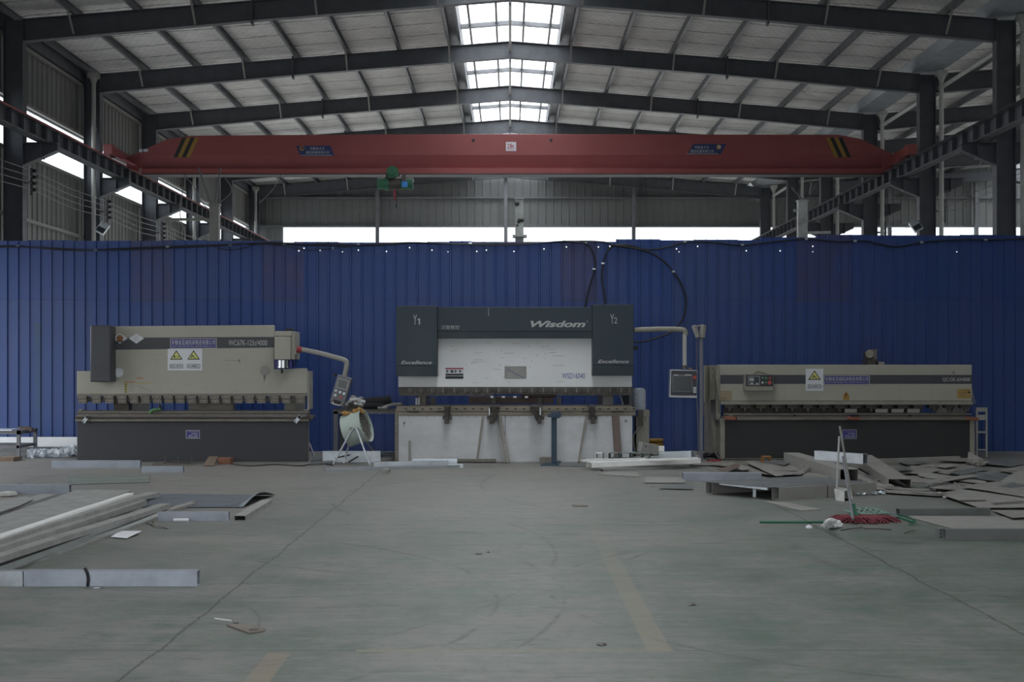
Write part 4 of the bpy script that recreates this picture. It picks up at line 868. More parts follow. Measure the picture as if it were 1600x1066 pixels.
# ram: white sheet
m = MB(); m.pb(622.5, 520, 987.5, 605, RY, RY+.08); rm = put(m, 'ram', M['white_paint'], root, bev=.004)
m = MB()
rr = random.Random(11)
for q in range(34):
    a, b, l = rr.uniform(700, 895), rr.uniform(535, 598), rr.choice([1, 1.5, 3, 6, 12]); m.pb(a, b, a+l, b+(.9 if l < 2 else .3), RY-.002, RY)
for a, b, l in ((863,556,20),(858,551,12),(787,552,16),(737,565,20),(741,562,14),(770,577,12),(862,571,20),(705,548,4),(704,541,5)): m.pb(a, b, a+l, b+.35, RY-.002, RY)
put(m, 'scratches', M['iron_worn'], rm)
m = MB(); m.pb(683, 480, 926, 517.8, Y_-.06, RY); hd = put(m, 'header_cover', M['teal'], root, bev=.004)
m = MB(); m.pb(683, 517.8, 926, 528.6, Y_-.05, RY); put(m, 'header_band', M['teal_deep'], root, bev=.003)
for a, b, t0 in ((619, 683, 478), (926, 990, 476)):
    m = MB(); m.pb(a, t0, b, 571.5 if a < 700 else 570.5, Y_-.22, RY+.4); cv = put(m, 'cylinder_cover', M['teal'], root, bev=.006)
    m = MB(); m.pb(a, 571.5 if a < 700 else 570.5, b, 588 if a < 700 else 587.3, Y_-.215, RY+.4); put(m, 'cover_band', M['teal_deep'], root, bev=.004)
    if a < 700:
        text('Y', 645.5, 492, 651.5, 507.5, Y_-.22, 'letter_grey', cv); k = MB(); k.pp([(654.3,507.2),(654.3,499.8),(652.3,500.8),(652.3,499.3),(654.6,497.6),(656.2,497.6),(656.2,507.2)], Y_-.2225, Y_-.22); put(k, 'lettering', M['letter_grey'], cv)
        text('Excellence', 626.5, 563.8, 675, 569.2, Y_-.22, 'letter_grey', cv, shear=.35, bold=.015)
    else:
        text('Y', 953.5, 491, 959.5, 506.3, Y_-.22, 'letter_grey', cv); text('2', 959.5, 496, 964.5, 505.5, Y_-.22, 'letter_grey', cv)
        text('Excellence', 934, 562.2, 982.5, 567.6, Y_-.22, 'letter_grey', cv, shear=.35, bold=.015)
text('Wisdom', 829, 501.5, 915, 511.5, Y_-.06, 'letter_grey', hd, shear=.3, bold=.035)
m = MB(); m.lathe(P(917.5, 502.5, Y_-.061), [(.012, 0), (.012, -.003), (.007, -.003), (.007, 0)], 12, (0, 1, 0)); put(m, 'trademark_ring', M['letter_grey'], hd)
text('汉智数控', 689.5, 508.5, 718, 514.5, Y_-.06, 'letter_grey', hd)
m = MB(); m.pb(763, 481.5, 763.7, 494, Y_-.063, Y_-.06); put(m, 'paint_chip', M['letter_grey'], hd)
text('WSD16040', 878, 583.3, 914, 591.8, RY, 'letter_blue', rm)
pl = plate(rm, 696, 575, 724, 592, RY, 'sign_white', 'notice_plate', .005)
m = MB(); m.pb(696, 575, 724, 577, RY-.007, RY-.005); put(m, 'red_strip', M['letter_red'], pl)
m = MB(); m.pb(696, 584.2, 724, 587, RY-.007, RY-.005); m.pb(696, 588, 724, 592, RY-.007, RY-.005)
for a in (698, 704.5, 711, 718): m.pb(a, 578, a+1.2, 583, RY-.007, RY-.005); m.pb(a-.8, 579.4, a+3, 580.6, RY-.007, RY-.005)
m.pb(706, 578.6, 708.4, 582.4, RY-.007, RY-.005)
put(m, 'print', M['ink'], pl)
pl = plate(rm, 788.5, 572.5, 822.5, 592, RY, 'galv_dusty', 'load_chart', .004)
m = MB(); m.pb(789.5, 573.5, 821.5, 591, RY-.006, RY-.004); put(m, 'chart_field', M['strip'], pl)
m = MB(); m.sweep([(-.004, -.001), (.004, -.001), (.004, .001), (-.004, .001)], P(793.5, 577, RY-.007), P(806, 585, RY-.007), (0, 1, 0)); m.sweep([(-.004, -.001), (.004, -.001), (.004, .001), (-.004, .001)], P(806, 585, RY-.007), P(820, 590.3, RY-.007), (0, 1, 0)); put(m, 'chart_curve', M['letter_blue'], pl)
# punch clamps
m = MB(); m.pb(622.5, 605, 988, 611, RY-.02, RY+.06); put(m, 'clamp_bar', M['iron'], root)
for k in range(21):
    cx = 640+k*17.4 if k < 20 else 984
    m = MB(); m.pb(cx-6.5, 606.5, cx+6.5, 613, RY-.04, RY+.03); m.pb(cx-4, 613, cx+4, 616.5, RY-.02, RY+.03); c = put(m, 'punch_clamp', M['iron'], root, bev=.003)
    m = MB(); m.pb(cx-1, 607.5, cx+1, 613.5, RY-.05, RY-.04); m.cyl(P(cx, 607.5, RY-.06), P(cx, 607.5, RY-.04), .014, n=8); put(m, 'clamp_bolt', M['iron_worn'], c)
m = MB(); m.pb(624, 611, 770, 618.5, RY, RY+.04); m.pb(770, 611, 870, 616, RY, RY+.04); m.pb(870, 611, 987, 618, RY, RY+.04); put(m, 'upper_die', M['iron'], root)
# front support arms
for i, (a, dy) in enumerate(((698.5, 0), (768, 1), (843, 1), (926, -1))):
    m = MB(); m.box(X(a-3, Y_), X(a+3, Y_), Y_-.22, Y_-.03, Z(662, Y_), Z(650, Y_)); m.pb(a-7, 650.5, a+7.5, 655.5, Y_-.14, Y_-.03)
    if i == 2: m.bar(P(831, 637, Y_-.12), P(843, 661, Y_-.12), .06, .05, (0, 1, 0)); m.pb(828, 633.5, 848, 636.5, Y_-.5, Y_-.03)
    elif i == 1: m.pb(a-4, 633.5, a+12, 637, Y_-.5, Y_-.03); m.bar(P(a+9, 638, Y_-.12), P(a+1, 660, Y_-.12), .06, .05, (0, 1, 0))
    else: m.pb(a-3.2, 635, a+3.2, 655, Y_-.16, Y_-.03); m.pb(a-6, 633.5, a+5, 636.5, Y_-.45, Y_-.03)
    m.cyl(P(a, 657, Y_-.12), P(a, 661.5, Y_-.12), .03, .015, n=8)
    s_a = put(m, 'support_arm', M['iron'], root, bev=.004)
    if i in (1, 2): q = 765 if i == 1 else 844.5; m = MB(); m.cyl(P(q, 636, Y_-.2), P(q, 649, Y_-.2), .018, n=10); put(m, 'support_rod', M['chrome'], s_a, smooth=True)
# control pendant on the right
m = MB(); m.pb(988, 541, 997, 547, Y_, Y_+.3); m.cyl(P(991, 518, Y_-.05), P(991, 512, Y_-.05), .05, n=10); put(m, 'arm_socket', M['ink'], root)
m = MB(); m.tube([P(991, 516, Y_-.1), P(1030, 514.5, Y_-.1), P(1062, 515, Y_-.1), P(1069.5, 517, Y_-.1), P(1071, 524, Y_-.1)], .046, 14, 5); a_ = put(m, 'pendant_arm', M['cream_dark'], root, smooth=True)
m = MB(); m.pb(1067, 522, 1073, 572, Y_-.14, Y_-.06); put(m, 'pendant_drop', M['pipe'], root, bev=.008)
m = MB(); m.cyl(P(1070, 570, Y_-.1), P(1070, 577, Y_-.1), .04, .06, n=12); put(m, 'box_swivel', M['iron'], root, smooth=True)
BY = Y_-.25
m = MB(); m.pp([(1047.5,577.5),(1090.5,578.5),(1089.5,622.5),(1046,621)], BY, BY+.2); bx_ = put(m, 'control_box', M['galv'], root, bev=.01)
m = MB(); m.pp([(1048.8,579),(1089.4,579.8),(1088.5,619),(1047.8,618)], BY-.004, BY); put(m, 'control_face', M['box_dark'], bx_)
m = MB(); m.pb(1050.5, 585.5, 1082, 612.5, BY-.012, BY-.003); put(m, 'screen_frame', M['box_grey'], bx_)
m = MB(); m.pb(1052, 588, 1080.5, 611, BY-.016, BY-.012); put(m, 'screen', M['screen'], bx_)
m = MB(); m.pb(1053, 585.3, 1060, 586.8, BY-.016, BY-.01); m.pb(1070, 585.3, 1080, 586.8, BY-.016, BY-.01); m.pb(1047, 618.5, 1089, 621, BY-.02, BY); put(m, 'trim_strip', M['letter'], bx_)
m = MB(); m.cyl(P(1085.5, 590, BY-.03), P(1085.5, 590, BY), .03, n=14); put(m, 'emergency_stop', M['btn_red'], bx_, smooth=True)
m = MB(); m.pb(1083.5, 605, 1087.5, 614, BY-.012, BY-.003); k = put(m, 'usb_panel', M['sign_white'], bx_)
m = MB(); m.pb(1084.6, 607, 1086.4, 608.4, BY-.014, BY-.012); m.pb(1084.6, 610.3, 1086.4, 611.7, BY-.014, BY-.012); put(m, 'socket', M['ink'], k)
m = MB(); m.cyl(P(1079, 577, BY+.05), P(1079, 574.8, BY+.05), .03, n=10); put(m, 'beacon', M['orange'], bx_)
# ================================================================ plate shear (right)
Y_ = 23.85; RY = Y_+.05
root = E('plate_shear', (X(1320, Y_), Y_+.9, 0), 'long cream plate shear with charcoal stripe and near-black base, standing right against the fence', 'plate shear')
m = MB(); m.pb(1131, 655, 1520, 718.5, Y_, Y_+.06); put(m, 'front_panel', M['base_black'], root)
m = MB(); m.prism([(X(1107, 24.9), 0.02), (X(1127, Y_), 0.02), (X(1127, Y_), Z(656, Y_)), (X(1107, 24.9), Z(656, Y_))], Y_+.5, Y_+1.6)
put(m, 'side_gusset', M['cream_dark'], root)
for a, b, ya, z0, z1 in ((1125, 1132, -.03, 720, 654), (1515, 1522, -.03, 720, 654), (1121, 1128, .15, 656, 572), (1510, 1517, .3, 656, 572)): m = MB(); m.box(X(a, Y_), X(b, Y_), Y_+ya, Y_+1.7, max(.02, Z(z0, Y_)), Z(z1, Y_)); put(m, 'side_frame', M['cream_dark'], root)
m = MB(); m.pb(1125, 570, 1518.5, 626.5, RY, RY+.3); hd = put(m, 'blade_housing', M['cream'], root, bev=.006)
m = MB(); m.pb(1126, 627, 1520, 632.5, RY-.03, RY+.3); put(m, 'lower_lip', M['cream_dark'], root, bev=.004)
m = MB(); m.pb(1125.5, 586, 1518.3, 600, RY-.002, RY+.001); put(m, 'stripe', M['charcoal'], hd)
text('QC12K-6X4000', 1472.5, 590.2, 1516, 597, RY-.002, 'letter_grey', hd, bold=.01)
m = MB(); m.cyl(P(1490, 582.5, RY-.01), P(1490, 582.5, RY), .025, n=14); put(m, 'round_badge', M['iron_worn'], hd)
sign_company(hd, 1287.5, 587, 1359, 601.2, RY)
pl = plate(hd, 1259, 576.5, 1286.5, 610.8, RY, 'sign_white', 'warning_sign', .006); sign_warning(pl, 1272.7, 577.5, RY-.006, 25, 32.5, '当心机械伤人', 1)
m = MB(); m.pb(1125.8, 611, 1143.5, 625, RY-.003, RY); put(m, 'faded_sticker', paint('faded_tan_sticker', (.30, .235, .145), .7, scale=9, dirt=.6), hd)
m = MB()
for q in (613.5, 617, 620.5): m.pb(1127, q, 1142.5, q+.5, RY-.004, RY-.003)
put(m, 'sticker_print', M['cream'], hd)
m = MB(); m.pb(1495.5, 608, 1517, 622.8, RY-.003, RY); k = put(m, 'orange_sticker', paint('orange_sticker', (.36, .24, .08), .7, scale=12, dirt=.6), hd)
m = MB(); m.pb(1512, 612, 1516, 614.4, RY-.004, RY-.003); m.pb(1505, 609.5, 1508, 610.5, RY-.004, RY-.003)
for a in (1499, 1504, 1508.6): m.pb(a, 613, a+1.4, 614.2, RY-.004, RY-.003)
for q in (617, 619.3): m.pb(1498, q, 1514, q+.35, RY-.004, RY-.003)
put(m, 'sticker_print', M['ink'], k)
m = MB(); m.pp([(1322, 611.5), (1317.5, 618), (1317.5, 625), (1327, 625), (1327, 618)], RY-.003, RY); k = put(m, 'small_warning_sticker', M['yellow'], hd)
m = MB(); m.pb(1321.2, 615, 1323, 620, RY-.005, RY-.003); put(m, 'sticker_mark', M['ink'], k)
m = MB()
for a in range(20): q = 1140+a*19.3; m.cyl(P(q, 629.5, RY-.036), P(q, 629.5, RY-.03), .008, n=6)
for q in range(14): a, b = rr.uniform(1130, 1510), rr.uniform(572, 624); m.pb(a, b, a+.8, b+.6, RY-.002, RY)
for a in (1226, 1406, 1456): m.pb(a, 602, a+.25, 626, RY-.0015, RY)
put(m, 'bolt', M['iron_worn'], hd)
# control box on the front
BY = RY-.16
m = MB(); m.pb(1163.5, 584.5, 1209, 610.5, BY+.02, RY); m.pb(1164, 604.5, 1208, 610.8, BY-.05, RY); bx_ = put(m, 'control_box', M['cream_dark'], root, bev=.006)
m = MB(); m.pb(1165.5, 586, 1208, 603.5, BY, BY+.02); put(m, 'control_face', M['box_dark'], bx_)
m = MB()
for q in ((1169, 588, 1187, 588.6), (1169, 601.3, 1187, 602), (1169, 588, 1169.6, 602), (1186.4, 588, 1187, 602)): m.pb(*q, BY-.004, BY)
m.pb(1171, 590.5, 1178, 596, BY-.004, BY); m.pb(1172, 598, 1177.5, 600.5, BY-.004, BY); m.pb(1181, 598.5, 1185, 600.6, BY-.004, BY); put(m, 'display', M['letter_grey'], bx_)
for i, (a, b) in enumerate(((1191.5, 590.5), (1197, 590.8), (1203, 590.8), (1191.5, 598), (1197, 598), (1202.5, 598))):
    m = MB(); r = .034 if i == 5 else .018; m.cyl(P(a, b, BY-.02), P(a, b, BY), r, n=12); put(m, 'button', M[['btn_green', 'btn_green', 'btn_red', 'letter', 'btn_green', 'btn_red'][i]], bx_, smooth=True)
m = MB(); m.tube([P(1178, 585, RY-.1), P(1183, 581.5, RY-.08), P(1190, 582.5, RY-.08), P(1199, 585, RY-.1)], .014, 6); m.tube([P(1183, 581.5, RY-.06), P(1193, 583, RY-.07), P(1202, 585.5, RY-.1)], .01, 6); put(m, 'cable', M['iron_worn'], bx_)
# hold-downs and table
m = MB(); m.pb(1127, 632, 1516, 646, RY+.22, RY+.28)
m = MB(); m.pb(1130, 632, 1440, 645, RY+.25, RY+.3); put(m, 'rear_beam', M['iron'], root)
for k in range(16):
    cx = 1140+k*24.6
    m = MB(); m.cyl(P(cx, 632.5, RY+.1), P(cx, 640, RY+.1), .06, n=12); m.pb(cx-8, 632.4, cx+8, 638, RY+.02, RY+.18); m.cyl(P(cx, 640, RY+.1), P(cx, 643, RY+.1), .045, n=12); put(m, 'hold_down', M['iron'], root, smooth=True, sharp=30)
for q in (1320, 1368, 1393, 1418):
    m = MB(); m.pb(q, 639, q+19, 645, RY-.0, RY+.02); put(m, 'finger_plate', M['galv_dusty'], root)
m = MB(); m.pb(1131, 646, 1518, 648.6, RY-.06, RY+.3); m.pb(1128, 651.5, 1523, 656.5, Y_-.06, Y_+.3); put(m, 'table', M['iron_worn'], root, bev=.004)
m = MB(); m.pb(1137, 648.8, 1240, 652.2, Y_-.04, Y_+.2); m.pb(1243, 648.8, 1326, 652.2, Y_-.04, Y_+.2); m.pb(1343, 648.8, 1420, 652.2, Y_-.04, Y_+.2); m.pb(1423, 648.8, 1508, 652.2, Y_-.04, Y_+.2); put(m, 'table_rail', M['iron'], root)
m = MB()
for q in ((1128,656,1520,656.8),(1132,716.6,1518,717.6)): m.pb(*q, Y_-.01, Y_)
for q in range(8): a, b = (1132.5, 672+q*5); m.cyl(P(a, b, Y_-.008), P(a, b, Y_), .006, n=6)
put(m, 'panel_edge', M['cream_dark'], root)
pl = plate(root, 1316.5, 671.5, 1338.5, 686, Y_, 'letter_grey', 'maker_plate', .004)
m = MB(); m.pb(1317.2, 672.2, 1337.8, 685.3, Y_-.006, Y_-.004); put(m, 'plate_field', M['sign_blue'], pl)
m = MB()
for q in range(6): m.pb(1321+q*2.6, 674.6, 1321+q*2.6+1.6, 675.3, Y_-.0075, Y_-.006)
for q, h in (((1325, 1336), 677.3), ((1320, 1328), 680.2), ((1330, 1336), 680.2), ((1320, 1336), 682.8)): m.pb(q[0], h, q[1], h+.9, Y_-.0075, Y_-.006)
put(m, 'faded_print', M['letter_grey'], pl)
# side electrical cabinet with open door
m = MB(); m.pb(1108, 571, 1125, 625, RY+.25, RY+.7); cb = put(m, 'switch_cabinet', M['cream_dark'], root, bev=.006)
m = MB(); m.add([P(1107, 571, 24.2), P(1099.5, 571, 23.7), P(1099.5, 628, 23.7), P(1107, 624, 24.2), P(1108.5, 571, 24.2), P(1101, 571, 23.7), P(1101, 628, 23.7), P(1108.5, 624, 24.2)], [(0,1,2,3),(4,7,6,5),(0,4,5,1),(3,2,6,7),(1,5,6,2),(0,3,7,4)]); put(m, 'cabinet_door', M['cream'], root)
m = MB(); m.tube([P(1112, 574, 24.05), P(1116, 580, 24.0), P(1114, 588, 24.0), P(1118, 600, 24.0), P(1121, 620, 24.0), P(1123, 645, 24.0)], .012, 6); m.tube([P(1109, 626, 24.0), P(1110, 660, 23.9), P(1116, 700, 23.8), P(1124, 718, 23.7)], .014, 6); m.tube([P(1106, 625, 24.1), P(1108, 665, 24.0), P(1113, 700, 23.9), P(1128, 719, 23.6)], .012, 6); put(m, 'cable', M['iron_worn'], root)
# hydraulic unit on top
m = MB(); m.pb(1354, 551, 1362, 570, RY+.5, RY+.7); m.pb(1356, 562, 1372, 571, RY+.4, RY+.8); put(m, 'pump_bracket', M['iron'], root)
m = MB(); m.cyl(P(1359, 553, RY+.35), P(1359, 553, RY+.75), .075, n=16); m.cyl(P(1366, 547, RY+.5), P(1366, 562, RY+.5), .045, n=12); m.cyl(P(1366, 546, RY+.5), P(1366, 547.5, RY+.5), .06, n=12); put(m, 'pump_motor', M['iron_worn'], root, smooth=True)
m = MB(); m.pb(1369, 565.5, 1382, 570.5, RY+.4, RY+.6); put(m, 'pump_block', M['cream_dark'], root)
m = MB(); m.bar(P(1518, 608, Y_+.2), P(1523, 631, Y_+.2), .02, .02); put(m, 'side_rod', M['galv_dusty'], root)
# ================================================================ things around the machines
def solid(name, m, mat, label, cat, group=None, **k):
    return tag(m.build(name, M[mat] if isinstance(mat, str) else mat, **k), label, cat, group, 'thing')
def btube(m, p0, p1, w, h, t=.004):           # hollow rectangular tube, axis along p0-p1 (points on the underside)
    o = [(-w/2, 0), (w/2, 0), (w/2, h), (-w/2, h)]; i = [(-w/2+t, t), (w/2-t, t), (w/2-t, h-t), (-w/2+t, h-t)]
    p0, p1 = Vector(p0), Vector(p1); d = (p1-p0).normalized(); u = d.cross(Vector((0, 0, 1))).normalized(); v = u.cross(d)
    vs = [p+u*a+v*b for p in (p0, p1) for a, b in o+i]; fs = []
    for k in range(4):
        j = (k+1) % 4; fs += [(k, j, j+8, k+8), (k+4, k+12, j+12, j+4), (k, k+4, j+4, j), (k+8, j+8, j+12, k+12)]
    return m.add(vs, fs)
def chan(m, p0, p1, w, h, t=.004, flip=False, lip=0):     # folded U profile; flip = opening down
    s = [(-w/2, h), (-w/2, 0), (w/2, 0), (w/2, h), (w/2-t, h), (w/2-t, t), (-w/2+t, t), (-w/2+t, h)]
    if flip: s = [(a, h-b) for a, b in s][::-1]
    return m.sweep(s, p0, p1)
def tubething(name, p0, p1, w, h, mat, label, cat='steel tube', group=None, bev=.003, t=.004):
    m = MB(); btube(m, p0, p1, w, h, t); return solid(name, m, mat, label, cat, group)
def front(a, b, yb, dz=0):                     # floor line seen from pixel column a to b with its front foot at pixel row yb
    return F(a, yb), F(b, yb)
def seg(a, b, yb, h, w, mat, label, name='steel_tube', cat='steel tube', group=None, ends=None):
    p0, p1 = F(a, yb), F(b, ends if ends else yb); p0.y += w/2; p1.y += w/2
    return tubething(name, p0, p1, w, h, mat, label, cat, group)
# --- foreground left
seg(37, 308, 916.5, .114, .10, 'galv_blue', 'long galvanised rectangular steel tube in the left foreground with a black strap over it')
seg(-60, 35.5, 916.5, .112, .10, 'galv', 'shorter galvanised tube butted end to end with the left foreground tube, at the picture edge')
m = MB(); Yt = 10.19; m.tube([P(132.5, 887.5, Yt-.02), P(136, 895, Yt-.02), P(138, 905, Yt-.02), P(137, 916, Yt-.02)], .012, 6); solid('strap', m, 'black', 'short curved black strap standing against the foreground steel tube', 'strap', smooth=True)
m = MB(); m.tube([F(133, 918, .004), F(145, 919, .004), F(158, 918.5, .004), F(163, 917, .02)], .003, 5); solid('wire_scrap', m, 'galv', 'thin bent wire scrap on the floor before the foreground tube', 'wire')
seg(247, 357, 814.5, .095, .08, 'galv_blue', 'short bluish galvanised tube lying crosswise at the tip of the strip pile')
m = MB(); m.M = Matrix.Translation(F(283, 816, 0)) @ Matrix.Rotation(.05, 4, 'Z'); m.cyl((-.08, 0, .02), (.08, 0, .02), .02, n=10); solid('paper_roll', m, 'paper', 'small white rolled paper lying before the short bluish tube', 'paper roll')
tubething('steel_tube', F(375, 814)+Vector((0, 0, 0)), F(417, 788), .12, .055, 'strip', 'pale flat tube pointing away from the viewer with its dark open end facing forward')
m = MB(); a, b, c, d = F(222, 794), F(380, 794), F(430, 775), F(228, 773); n = 14; k2 = 8; vs = []
for k in range(n+1):
    t = k/n
    for q in range(k2+1):
        u_ = q/k2; p = a.lerp(b, t).lerp(d.lerp(c, t), u_); lift = max(0, (t-.72)/.28); p.z = .008+.10*math.sin(math.pi*min(1, u_*1.0))*lift**1.4; vs.append(p)
m.add(vs, [(k*(k2+1)+q, (k+1)*(k2+1)+q, (k+1)*(k2+1)+q+1, k*(k2+1)+q+1) for k in range(n) for q in range(k2)])
o = solid('sheet_metal', m, paint('dark_blue_sheet', (.15, .17, .20), .45, .3, .3), 'dark bluish steel sheet with an arched right edge lying behind the short tubes', 'steel sheet', smooth=True)
mo = o.modifiers.new('th', 'SOLIDIFY'); mo.thickness = .003
seg(80, 219, 731.5, .12, .10, 'galv_blue', 'long pale galvanised tube lying at the front foot of the cream press brake')
seg(221, 286, 738.5, .095, .08, 'galv_blue', 'shorter galvanised tube overlapping in front of the long one by the cream press brake')
m = MB(); m.slab([F(106, 757, .012), F(233, 753.5, .012), F(233, 741.5, .012), F(106, 744.5, .012)], .01)
o = solid('perforated_strip', m, paint('dusty_green_grey', (.155, .18, .165), .6, .05, .3), 'dusty grey-green metal strip lying flat with a row of punched marks', 'metal strip')
m = MB(); 
for q in range(44): c = F(112+q*2.7, 750-q*.07, .014); m.box(c.x-.012, c.x+.008, c.y-.015, c.y+.015, .0125, .015)
put(m, 'punched_marks', M['galv'], o)
seg(-20, 108, 773, .125, .09, 'galv_blue', 'bluish galvanised tube lying across the floor at the left edge, behind the strip pile')
for k, (a, b) in enumerate(((6, 776), (16, 775))):
    m = MB(); c = F(a, b); rr = random.Random(k)
    for q in range(9): p = c+Vector((rr.uniform(-.08, .08), rr.uniform(-.05, .05), 0)); m.lathe((p.x, p.y, 0), [(.001, 0), (.04, .012), (.03, .05), (.001, .06)], 7)
    solid('foam_lump', m, 'letter', 'heap of whitish foam scraps at the left edge, %s one' % ('outer' if k == 0 else 'inner'), 'foam scraps')
m = MB(); m.slab([F(0, 800, .05), F(30, 790, .05), F(52, 780, .05), F(40, 776, .05), F(0, 782, .05)], .01); m.v = [v+Vector((0, 0, .0)) for v in m.v]
chan(m, F(-40, 800), F(50, 780), .16, .02, .004, True); solid('steel_channel', m, 'strip', 'short dull grey channel beside the left picture edge behind the pile', 'steel channel')
m = MB(); chan(m, F(-30, 812), F(75, 775), .2, .025, .004, True); solid('steel_channel', m, 'strip', 'pale grey channel end wrapped in film at the back of the strip pile', 'steel channel')
# strip pile: (far end px,py,z) (near end px 0 crossing py,z) width height
def P3(px, py, z): return F(px, py, z)
strips = [
 ((150,770,.12), (-5,822,.20), .46, .03, 'strip', 'broad flat grey strip lying on top at the back of the left pile'),
 ((185,770,.14), (-5,832,.22), .30, .03, 'strip', 'wide dull sheet strip lying just behind the bright one on the left pile'),
 ((203,775,.165), (-8,840,.25), .085, .03, 'strip_white', 'bright white reflective strip lying on the left pile'),
 ((217,783,.11), (-8,849,.22), .11, .06, 'strip', 'grey folded strip directly before the bright white one on the left pile'),
 ((222,790,.07), (-8,860,.19), .12, .06, 'strip', 'folded grey strip, second before the bright white one'),
 ((258,794,.045), (-8,872,.16), .13, .05, 'strip', 'long folded strip reaching the farthest to the right on the left pile'),
 ((244,801,.03), (-8,892,.05), .1, .035, 'white_soft', 'thin grey strip above the dark gap of the left pile'),
 ((246,807,.012), (4,893,.02), .07, .03, 'white_soft', 'lower grey strip below the dark gap of the left pile'),
 ((243,812,.0), (16,893,.0), .05, .022, 'strip', 'lowest narrow strip on the floor at the right edge of the left pile'),
 ((240,776,.03), (120,806,.03), .16, .05, 'strip', 'short strip end poking out behind the folded strips on the left pile'),
 ((300,790,.0), (215,815,.0), .09, .03, 'galv_dusty', 'dusty narrow channel wrapped in clear film at the tip of the left pile'),
 ((304,787,.0), (255,801,.0), .05, .025, 'galv_dusty', 'short dark strip beside the short bluish tube on the left'),
]
for k, (a, b, w_, h_, mt, lb_) in enumerate(strips):
    p1 = P3(*a); p0 = P3(*b); 
    if k < 9: p0 = p1+(p0-p1)*1.5; p0.z = max(0, b[2])
    m = MB(); t = .004
    sec = [(-w_/2, 0), (-w_/2, h_), (w_/2, h_), (w_/2, 0), (w_/2-t, 0), (w_/2-t, h_-t), (-w_/2+t, h_-t), (-w_/2+t, 0)]
    rr = random.Random(k); n = 6; last = None
    base = [p0.lerp(p1, q/n)+Vector((rr.uniform(-.012, .012), 0, rr.uniform(0, .006))) for q in range(n+1)]
    d = (p1-p0).normalized(); u = d.cross(Vector((0, 0, 1))).normalized(); vs = []
    for p in base: vs += [p+u*x+Vector((0, 0, z)) for x, z in sec]
    fs = [(q*8+i, q*8+(i+1) % 8, (q+1)*8+(i+1) % 8, (q+1)*8+i) for q in range(n) for i in range(8)]+[list(range(8))[::-1], list(range(n*8, n*8+8))]
    m.add(vs, fs); solid('steel_strip', m, mt, lb_, 'steel strip', 'folded strips piled at the left')
m = MB(); rr = random.Random(5)
m.add([F(-60, 880, 0), F(-60, 872, .08), F(25, 866, .08), F(25, 880, 0)], [(0, 1, 2, 3)])
m = MB(); btube(m, F(20, 876)+Vector((-.3, -1.6, 0)), F(20, 872)+Vector((.05, 0, 0)), .14, .055); solid('steel_tube', m, 'strip', 'open-ended tube lying low inside the dark gap of the left pile', 'steel tube')
m = MB(); m.slab([F(173, 839, .012), F(198, 841, .012), F(221, 830, .03), F(188, 829.5, .012)], .003); solid('paper_sheet', m, 'paper', 'crumpled sheet of white paper on the floor before the strip pile', 'paper')
m = MB(); m.tube([F(225, 816, .01), F(236, 820, .01), F(245, 822, .02), F(262, 826, .008)], .006, 5); m.tube([F(236, 821, .01), F(241, 815, .04), F(244, 821, .01)], .008, 5); solid('wire_scrap', m, 'iron_worn', 'twisted wire scrap on the floor at the tip of the strip pile', 'wire')
m = MB(); m.slab([F(354, 976, .012), F(364, 972, .012), F(416, 982, .012), F(413, 985, .012), F(388, 988, .012), F(368, 981, .012)], .01); o = solid('board_scrap', m, 'card_grey', 'torn brown-grey board scrap lying in the open floor', 'board')
m = MB(); m.slab([F(364, 974.5, .0135), F(373, 974.5, .0135), F(373, 972.5, .0135), F(364, 972.5, .0135)], .001); m.slab([F(389, 985, .0135), F(404, 984, .0135), F(404, 982.6, .0135), F(389, 983.6, .0135)], .001); put(m, 'slot', M['ink'], o)
m = MB(); m.tube([F(336, 967, .005), F(345, 968.5, .005), F(362, 970.5, .005)], .008, 6); solid('tape_scrap', m, 'letter', 'thin white tape scrap beside the torn board', 'scrap')
m = MB(); m.slab([F(893, 789, .01), F(899, 788, .01), F(919, 789.5, .01), F(917, 791, .01), F(897, 791, .01)], .008); solid('board_scrap', m, 'card_grey', 'small brown scrap in the open floor ahead of the middle press', 'board')
for k, (a, b) in enumerate(((748, 866), (763, 864), (1080, 946), (940, 1008))):
    m = MB(); c = F(a, b); m.lathe((c.x, c.y, 0), [(.02, 0), (.035 if k != 1 else .015, .004), (.001, .014)], 7); solid('floor_chip', m, 'iron', ['flat dark chip in the middle of the open floor', 'tiny dark chip right of the flat one', 'dark pebble on the floor before the right scrap heap', 'dark chip by the end of the yellow line'][k], 'scrap')
# --- between the presses
Yb = 24.5
root = E('workbench', (X(570, Yb), Yb, 0), 'grey steel workbench loaded with cloths between the two press brakes', 'workbench')
m = MB(); m.pb(520, 640, 622, 643, Yb, Yb+.7); put(m, 'top', M['iron'], root)
m = MB(); m.pb(520, 643, 622, 647, Yb, Yb+.05); m.pb(523, 706, 620, 711, Yb+.3, Yb+.35); put(m, 'rail', M['bench'], root)
for a, yy in ((521, Yb), (618, Yb), (523, Yb+.65), (616, Yb+.65)): m = MB(); m.box(X(a, Yb), X(a, Yb)+.08, yy, yy+.05, 0, Z(643, Yb)); put(m, 'leg', M['bench'], root)
def lumps(m, cells, seed, r0=.05, r1=.11):
    rr = random.Random(seed)
    for c in cells:
        r = rr.uniform(r0, r1); n = 9; v = []; o = Vector(c)
        prof = [(.001, -.5*r), (r, -.35*r), (r*1.15, 0), (r*.8, .45*r), (.001, .7*r)]
        s = len(m.v); m.lathe(o, prof, n, (rr.uniform(-.5, .5), rr.uniform(-.5, .5), 1))
        for i in range(s, len(m.v)): m.v[i] = m.v[i]+Vector((rr.uniform(-.25, .25), rr.uniform(-.25, .25), rr.uniform(-.3, .3)))*r
rr = random.Random(4)
